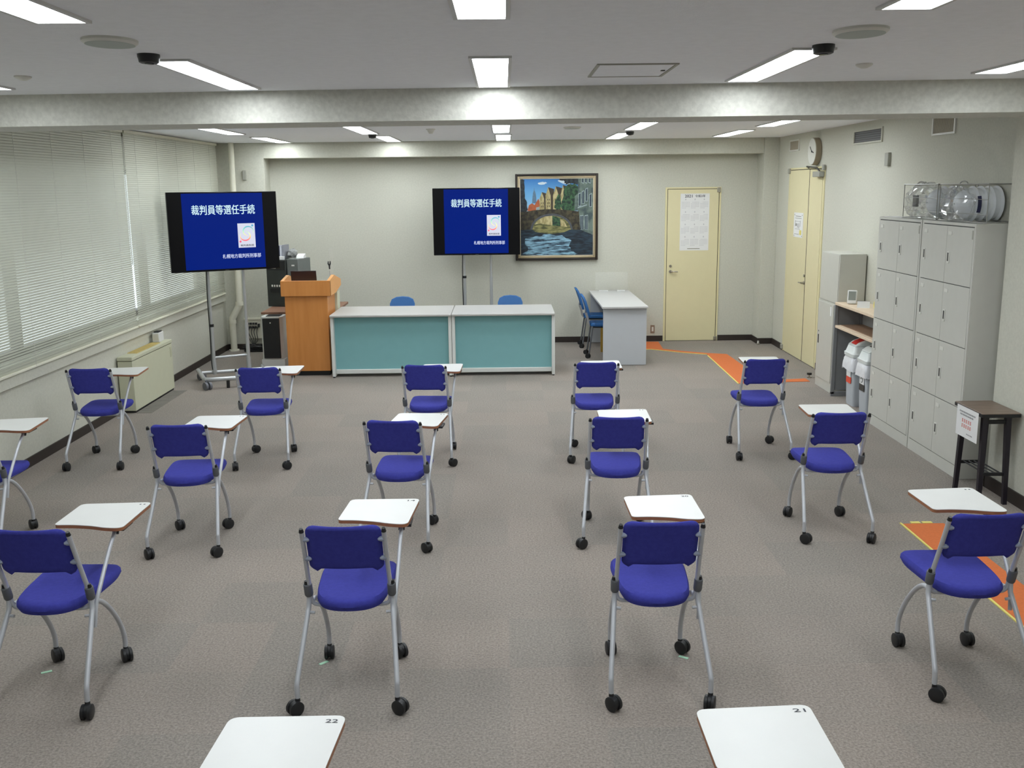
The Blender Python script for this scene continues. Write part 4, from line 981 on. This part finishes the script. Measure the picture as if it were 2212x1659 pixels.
# ------------------------------------------------------------------ lockers
LX = 3.18
def locker_proto():
    t = thing('locker_unit', '', 'locker', (LX, 0, 0), 0, 'grey locker units'); D = XR-LX-0.012
    w = 0.866
    MB().box(0.004, D, 0.0, w, 0.0, 1.785).build('carcass', m_grey, t, bevel=0.002)
    MB().box(-0.004, 0.004, 0.0, w, 0.0, 0.088).build('plinth', m_grey, t)
    e = MB(); e.box(-0.004, 0.004, 0.0, 0.022, 0.088, 1.785); e.box(-0.004, 0.004, w-0.022, w, 0.088, 1.785); e.box(-0.004, 0.004, 0.022, w-0.022, 1.765, 1.785); e.build('front_frame', m_grey, t)
    gp = MB().box(0.0005, 0.004, 0.022, w-0.022, 0.088, 1.765); gp.build('door_gap', m_slot, t)
    d = None; tiers = [0.092, 0.510, 0.932, 1.354, 1.762]
    for r_ in range(4):
        z0, z1 = tiers[r_], tiers[r_+1]
        for c_ in range(2):
            y0 = 0.0245+c_*0.4095; dw = 0.4065; hz = z1-z0-0.006
            d = MB().box(-0.006, 0.002, 0.0, dw, 0.0, hz).build('door', m_grey, t, (0, y0, z0+0.001), bevel=0.0015)
            hx = -0.0062; yh = dw-0.045; zh = hz*0.40
            MB().box(hx-0.004, hx, yh-0.018, yh+0.018, zh-0.022, zh+0.062).build('handle', m_plate, d, bevel=0.002)
            MB().box(hx-0.0045, hx-0.0035, yh-0.010, yh+0.010, zh-0.006, zh+0.054).build('handle_slot', m_slot, d)
            MB().box(hx-0.003, hx, yh-0.035, yh+0.02, hz-0.062, hz-0.036).build('name_plate', m_plate, d, bevel=0.001)
    MB().box(-0.0075, -0.004, 0.028, 0.046, 1.68, 1.74).build('maker_mark', m_sensor, t)
    return t
LK = locker_proto(); LK.location = (LX, 6.705, 0); LK['label'] = 'grey eight-door locker unit nearer the camera, right of its twin'
o = copy_tree(LK); o.location = (LX, 7.585, 0); o['label'] = 'grey eight-door locker unit farther from the camera, beside the bins'
ontop('paper_sheet', 'white paper label lying on the far end of the locker tops', 'paper', MB().box(3.19, 3.30, 8.02, 8.38, 1.786, 1.789), m_paper)

# helmets in wire baskets and clear bags on the lockers
LT = 1.786
def helmet_proto():
    t = thing('safety_helmet', '', 'helmet', (0, 0, 0), 0, 'white safety helmets on the lockers')
    # crown towards -x, rim plane at x=0
    ry, rz, dep, seg = 0.117, 0.112, 0.118, 30
    rs = []
    for i in range(10):
        a = PI/2*i/9.3; q = math.cos(a); x = -dep*math.sin(a)
        rs.append([(x, ry*q*math.cos(b), rz*q*math.sin(b)) for b in (2*PI*k/seg for k in range(seg))])
    inner = [[(x*0.95, y*0.95, z*0.95) for x, y, z in r] for r in rs[::-1]]
    MB().rings(rs+inner, True, True).build('shell', m_helmet, t)
    ang = [2*PI*q/seg for q in range(seg)]
    def ring(f, g, x): return [(x, (ry*f+g)*math.cos(k), (rz*f+g)*math.sin(k)) for k in ang]
    MB().rings([ring(0.985, 0, -0.012), ring(1, 0.012, 0.002), ring(1, 0.012, 0.006), ring(0.95, 0, 0.0)], True, True).build('brim', m_helmet, t)
    return t
HP = helmet_proto(); hp_used = [False]
def helmet(x, y, lab):
    o = HP if not hp_used[0] else copy_tree(HP)
    hp_used[0] = True
    o.location = (x, y, LT+0.126); o['label'] = lab
helmet(3.335, 7.62, 'white safety helmet in the farther basket on the lockers, crown facing the room')
helmet(3.395, 7.62, 'white safety helmet nested behind the front one in the farther basket')
for k, n in enumerate(('foremost, crown facing the room', 'second from the front', 'third from the front', 'last, closest to the wall')):
    helmet(3.31+k*0.057, 7.10, 'white safety helmet in the nearer basket on the lockers, '+n)
o = MB(); R1, R2 = 0.1245, 0.1185
an = [PI+0.50-0.16*i for i in range(7)]
q = [(xx, 7.10+R1*math.cos(a)*sc, LT+0.126+R2*math.sin(a)*sc) for xx, sc in ((3.300, 1.03), (3.325, 1.07)) for a in an]
o.add(q, [(i, i+1, i+8, i+7) for i in range(6)])
tag(o.build('helmet_label', m_navy, None), 'navy label stuck on the side of the nearer helmet stack', 'label')
def basket(y0, y1, lab):
    t = thing('wire_basket', lab, 'basket', (3.34, (y0+y1)/2, LT), 0, 'wire baskets on the lockers'); xa, xb, zt = 3.20, 3.475, LT+0.262
    f = MB()
    f.tube([(xa, y0, zt), (xb, y0, zt), (xb, y1, zt), (xa, y1, zt)], 0.0055, 6, closed=True)
    for z in (LT+0.06, LT+0.16):
        f.tube(smoothpath([(xa, y0, z), (xa, (y0+y1)/2-0.02, z+0.004), (xa, y1, z)], 4), 0.0022, 6)
    f.tube([(xb, y0, LT+0.008), (xb, y1, LT+0.008)], 0.003, 6); f.tube([(xa, y0, LT+0.008), (xa, y1, LT+0.008)], 0.003, 6)
    f.build('rails', m_wire, t, world=True)
    for y in (y0, y1):
        f = MB()
        for x in (xa, xb): f.cyl((x, y, LT+0.004), (x, y, zt), 0.003, 6)
        f.cyl((xa, y, LT+0.008), (xb, y, LT+0.008), 0.003, 6)
        f.build('upright', m_wire, t, world=True)
    f = MB(); ym = (y0+y1)/2
    f.tube([(xa, ym+0.06*math.cos(a), zt+0.022*math.sin(a)) for a in (PI*k/10 for k in range(11))], 0.0045, 6); f.build('handle', m_wire, t, world=True)
basket(7.40, 8.02, 'wire basket on the locker tops, farther one wrapped in a clear bag')
basket(6.62, 7.36, 'wire basket on the locker tops, nearer one holding the stack of helmets')
def bag(c, r, seed, lab):
    b = MB(); b.rings(crumple(c, r, 16, 28, 0.12, random.Random(seed), LT+0.003), True)
    tag(b.build('plastic_bag', m_clear, None, smooth=0), lab, 'bag', 'clear plastic bags around the helmets')
bag((3.255, 7.74, LT+0.125), (0.095, 0.30, 0.150), 21, 'clear crumpled plastic bag around the farther helmets')
bag((3.225, 7.12, LT+0.11), (0.070, 0.21, 0.135), 22, 'clear crumpled plastic bag over the front of the nearer helmet stack')
o = MB().box(3.25, 3.27, 7.90, 7.97, LT+0.09, LT+0.18).build('small_tag', m_slot, None); tag(o, 'small dark tag inside the farther clear bag', 'tag')

# ------------------------------------------------------------------ cabinets, shelf, bins
CX = 3.235
t = thing('steel_cabinet', 'low grey steel cabinet beside the double door', 'cabinet', (CX, 9.9, 0))
MB().box(CX+0.006, XR-0.012, 9.66, 10.165, 0.0, 0.905).build('body', m_grey2, t, world=True, bevel=0.003)
d = MB().box(CX, CX+0.006, 9.68, 10.15, 0.10, 0.885).build('door', m_grey2, t, world=True, bevel=0.0015)
MB().box(CX-0.003, CX, 10.085, 10.115, 0.45, 0.54).build('handle', m_slot, d, world=True, bevel=0.001)
MB().cyl((CX-0.002, 10.10, 0.575), (CX+0.002, 10.10, 0.575), 0.008, 12).build('lock', m_slot, d, world=True)
MB().box(CX-0.003, CX, 9.73, 9.765, 0.77, 0.86).build('sticker', m_paper, d, world=True)
t = thing('upper_cabinet', 'plain grey cabinet stacked on top of the low steel cabinet', 'cabinet', (CX, 9.85, 0.906))
MB().box(CX+0.004, XR-0.012, 9.575, 10.11, 0.906, 1.392).build('body', m_grey2, t, world=True, bevel=0.004)
MB().box(CX, CX+0.004, 9.585, 10.10, 0.916, 1.382).build('door', m_grey2, t, world=True)
SX = 3.21
t = thing('shelf_desk', 'pale wood two-tier shelf between cabinet and lockers', 'shelf', (SX, 9.05, 0))
MB().box(SX, XR-0.014, 8.47, 9.565, 0.905, 0.932).build('top_shelf', m_pale_wood, t, world=True, bevel=0.003)
sh = MB().box(SX+0.003, XR-0.014, 8.48, 9.54, 0.685, 0.71).build('middle_shelf', m_pale_wood, t, world=True, bevel=0.003)
MB().box(SX+0.055, XR-0.02, 8.5, 9.53, 0.71, 0.714).build('brown_mat', m_brown_mat, sh, world=True)
for y0 in (9.54, 8.465):
    f = MB(); f.box(SX-0.004, SX+0.03, y0, y0+0.028, 0.02, 0.905); f.box(XR-0.05, XR-0.016, y0, y0+0.028, 0.02, 0.905); f.box(SX+0.03, XR-0.05, y0+0.010, y0+0.018, 0.06, 0.905); f.box(SX-0.004, XR-0.016, y0, y0+0.028, 0.0, 0.045)
    f.build('side_frame', m_dgrey, t, world=True, bevel=0.003)
f = MB(); f.box(XR-0.03, XR-0.018, 8.50, 9.54, 0.45, 0.905); f.build('back_panel', mat('shelf_back', (150, 152, 150), 0.5), t, world=True)
t = thing('digital_clock', 'small white digital thermometer clock leaning on the wood shelf', 'clock', (3.30, 9.36, 0.932), math.radians(-25))
T = Matrix.Rotation(math.radians(-14), 4, 'X')
MB().box(-0.044, 0.044, -0.012, 0.012, 0.004, 0.135, T).build('case', m_white, t, bevel=0.008)
MB().box(-0.033, 0.033, -0.0135, -0.012, 0.038, 0.122, T).build('display', mat('lcd', (132, 138, 130), 0.3), t)
MB().box(-0.03, 0.03, 0.008, 0.045, 0.0, 0.03).build('foot', m_white, t, bevel=0.004)
t = thing('tent_card', 'folded white card standing on the wood shelf beside the clock', 'card', (3.315, 9.09, 0.932), math.radians(-20))
MB().prism([(-0.03, 0.0), (0.0, 0.062), (0.002, 0.062), (-0.027, 0.0)], -0.055, 0.055, 'x').build('front_leaf', m_paper, t)
MB().prism([(0.03, 0.0), (0.0, 0.062), (-0.002, 0.062), (0.027, 0.0)], -0.055, 0.055, 'x').build('rear_leaf', m_slot, t)
tb = MB(); tb.tube([(3.36, 8.90+0.032*math.cos(a), 0.932+0.045+0.032*math.sin(a)) for a in (2*PI*k/20 for k in range(20))], 0.012, 10, closed=True)
tag(tb.build('tape_roll', m_yellow, None), 'small yellow tape roll on the wood shelf next to the lockers', 'tape roll')

def bin_thing(y0, y1, xa, red, lab):
    t = thing('recycling_bin', lab, 'bin', (xa+0.12, (y0+y1)/2, 0), 0, 'slim recycling bins'); xb = xa+0.24; zt = 0.50
    def rr_(g, z, r=0.03): return [(x, y, z) for x, y in roundpoly([(xa-g, y0-g), (xb+g, y0-g), (xb+g, y1+g), (xa-g, y1+g)], r, 4)]
    MB().rings([rr_(-0.022, 0.0), rr_(-0.018, 0.02), rr_(-0.004, zt-0.02)]).build('body', m_bin, t, world=True)
    bg_ = MB(); rb = random.Random(int(y0*100)); rs = []
    for g, z in ((0.0, zt-0.025), (0.014, zt-0.05), (0.019, zt-0.10), (0.022, zt-0.155), (0.006, zt-0.15)):
        rs.append([(x+rb.uniform(-.004, .004), y+rb.uniform(-.004, .004), z+rb.uniform(-.014, .008)) for x, y, z in rr_(g, z)])
    bg_.rings(rs, False).build('bin_liner', m_bag, t, world=True)
    ld = MB().rings([rr_(0.012, zt-0.03), rr_(0.014, zt), rr_(0.004, zt+0.008), rr_(-0.012, zt+0.07, 0.04)]).build('lid', m_binlid, t, world=True)
    ym = (y0+y1)/2
    prof = [(xa+0.012, zt+0.07), (xa+0.06, zt+0.105), (xa+0.14, zt+0.135), (xb-0.01, zt+0.145), (xb-0.01, zt+0.07)]
    MB().prism(prof, y0+0.012, y1-0.012, 'y').build('hood', m_binlid, t, world=True, bevel=0.010)
    fl = MB()
    if red: fl.prism([(xa+0.03, zt+0.086), (xa+0.062, zt+0.109), (xa+0.14, zt+0.1385), (xb-0.015, zt+0.1485), (xb-0.015, zt+0.14), (xa+0.14, zt+0.128), (xa+0.06, zt+0.09)], ym-0.062, ym+0.062, 'y'); fl.build('flap', m_red, t, world=True)
    else: fl.prism([(xa+0.075, zt+0.112), (xa+0.14, zt+0.1375), (xb-0.03, zt+0.146), (xb-0.03, zt+0.13), (xa+0.08, zt+0.10)], ym-0.055, ym+0.055, 'y'); fl.build('opening', m_black, t, world=True)
    xs = xa+0.0015
    MB().box(xs-0.001, xs+0.004, ym-0.055, ym+0.055, 0.275, 0.345).build('white_sticker', m_paper, t, world=True)
    MB().box(xs+0.0005, xs+0.006, ym-0.060, ym+0.060, 0.215, 0.275).build('lower_sticker', m_redlabel if red else m_slot, t, world=True)
    if not red:
        b = MB(); b.tube([(xs-0.0015, ym+0.025*math.cos(a), 0.312+0.020*math.sin(a)) for a in (0.4+4.6*k/16 for k in range(17))], 0.003, 5); b.build('recycle_arrow', m_slot, t, world=True)
bin_thing(9.035, 9.265, 3.232, True, 'slim grey bin with a red flap lid under the shelf')
bin_thing(8.66, 8.885, 3.222, False, 'slim grey bin with a black opening beside the lockers')
t = thing('door_stop', 'small black floor door stop beside the right cabinet', 'door stop', (3.285, 10.5, 0))
MB().cyl((0, 0, 0.0), (0, 0, 0.012), 0.022, 16).build('base', m_steel, t); MB().cyl((0, 0, 0.012), (0, 0, 0.035), 0.008, 10).build('post', m_steel, t); MB().cyl((0, 0, 0.035), (0, 0, 0.055), 0.026, 16).build('bumper', m_black, t)
t = thing('door_stop', 'small chrome door stop at the front right corner', 'door stop', (3.31, 12.80, 0))
MB().cyl((0, 0, 0.0), (0, 0, 0.02), 0.02, 14).build('base', m_steel, t); MB().cyl((0, 0, 0.02), (0, 0, 0.05), 0.012, 12).build('bumper', m_plate, t)

# ------------------------------------------------------------------ dark side table at the pillar
t = thing('small_table', 'small dark brown table with splayed legs against the right pillar', 'table', (3.165, 6.32, 0))
tx0, tx1, ty0, ty1 = 3.035, 3.285, 6.12, 6.515
MB().prism(roundpoly([(tx0, ty0), (tx1, ty0), (tx1, ty1), (tx0, ty1)], 0.012, 3), 0.585, 0.612, 'z').build('tabletop', [m_brown_wood], t, world=True, bevel=0.002)
MB().prism(roundpoly([(tx0-0.003, ty0-0.003), (tx1+0.003, ty0-0.003), (tx1+0.003, ty1+0.003), (tx0-0.003, ty1+0.003)], 0.014, 3), 0.586, 0.607, 'z').build('edge_band', m_black, t, world=True)
for sx, x in ((-1, tx0+0.04), (1, tx1-0.06)):
    for sy, y in ((-1, ty0+0.05), (1, ty1-0.06)):
        xb = x+sx*0.010; yb = y+sy*0.025
        l_ = MB().rings([[(xb-0.013, yb-0.013, 0), (xb+0.013, yb-0.013, 0), (xb+0.013, yb+0.013, 0), (xb-0.013, yb+0.013, 0)], [(x-0.017, y-0.017, 0.586), (x+0.017, y-0.017, 0.586), (x+0.017, y+0.017, 0.586), (x-0.017, y+0.017, 0.586)]])
        l_.build('leg', mat('table_leg_dark', (30, 25, 34), 0.4, var=0.1), t, world=True)
f = MB(); f.box(tx0+0.05, tx1-0.06, ty0+0.04, ty0+0.055, 0.535, 0.56); f.box(tx0+0.05, tx1-0.06, ty1-0.07, ty1-0.055, 0.535, 0.56); f.build('apron', m_black, t, world=True)
f = MB()
for y in (ty0+0.04, ty1-0.05): f.box(tx0+0.04, tx1-0.05, y-0.008, y+0.008, 0.19, 0.21)
for k in range(4): f.cyl((tx0+0.065+k*0.035, ty0+0.04, 0.205), (tx0+0.065+k*0.035, ty1-0.05, 0.205), 0.005, 8)
f.build('lower_rack', m_black, t, world=True)
t = thing('table_sign', 'white paper sign with red printing hanging from the small dark table', 'sign', (tx0-0.006, 6.30, 0.40))
MB().box(tx0-0.008, tx0-0.0065, 6.155, 6.455, 0.405, 0.607).build('sheet', m_paper, t, world=True)
def glyphs(z, y0, y1, n, h_, m, name, fill=0.62):
    b = MB(); st = (y1-y0)/n
    for k in range(n):
        yy = y1-k*st
        for q in range(3): b.box(tx0-0.0088, tx0-0.008, yy-st*fill, yy, z+h_*(0.1+q*0.36), z+h_*(0.1+q*0.36)+h_*0.16)
        b.box(tx0-0.0088, tx0-0.008, yy-st*fill*(0.35+0.3*(k % 2)), yy-st*fill*(0.2+0.3*(k % 2)), z, z+h_)
    b.build(name, m, t, world=True)
glyphs(0.566, 6.19, 6.415, 16, 0.010, m_ink, 'small_print'); glyphs(0.547, 6.215, 6.405, 13, 0.010, m_ink, 'small_print')
glyphs(0.503, 6.235, 6.375, 5, 0.024, m_redink, 'red_print'); glyphs(0.468, 6.235, 6.375, 5, 0.024, m_redink, 'red_print'); glyphs(0.430, 6.215, 6.30, 5, 0.007, m_ink, 'small_print')
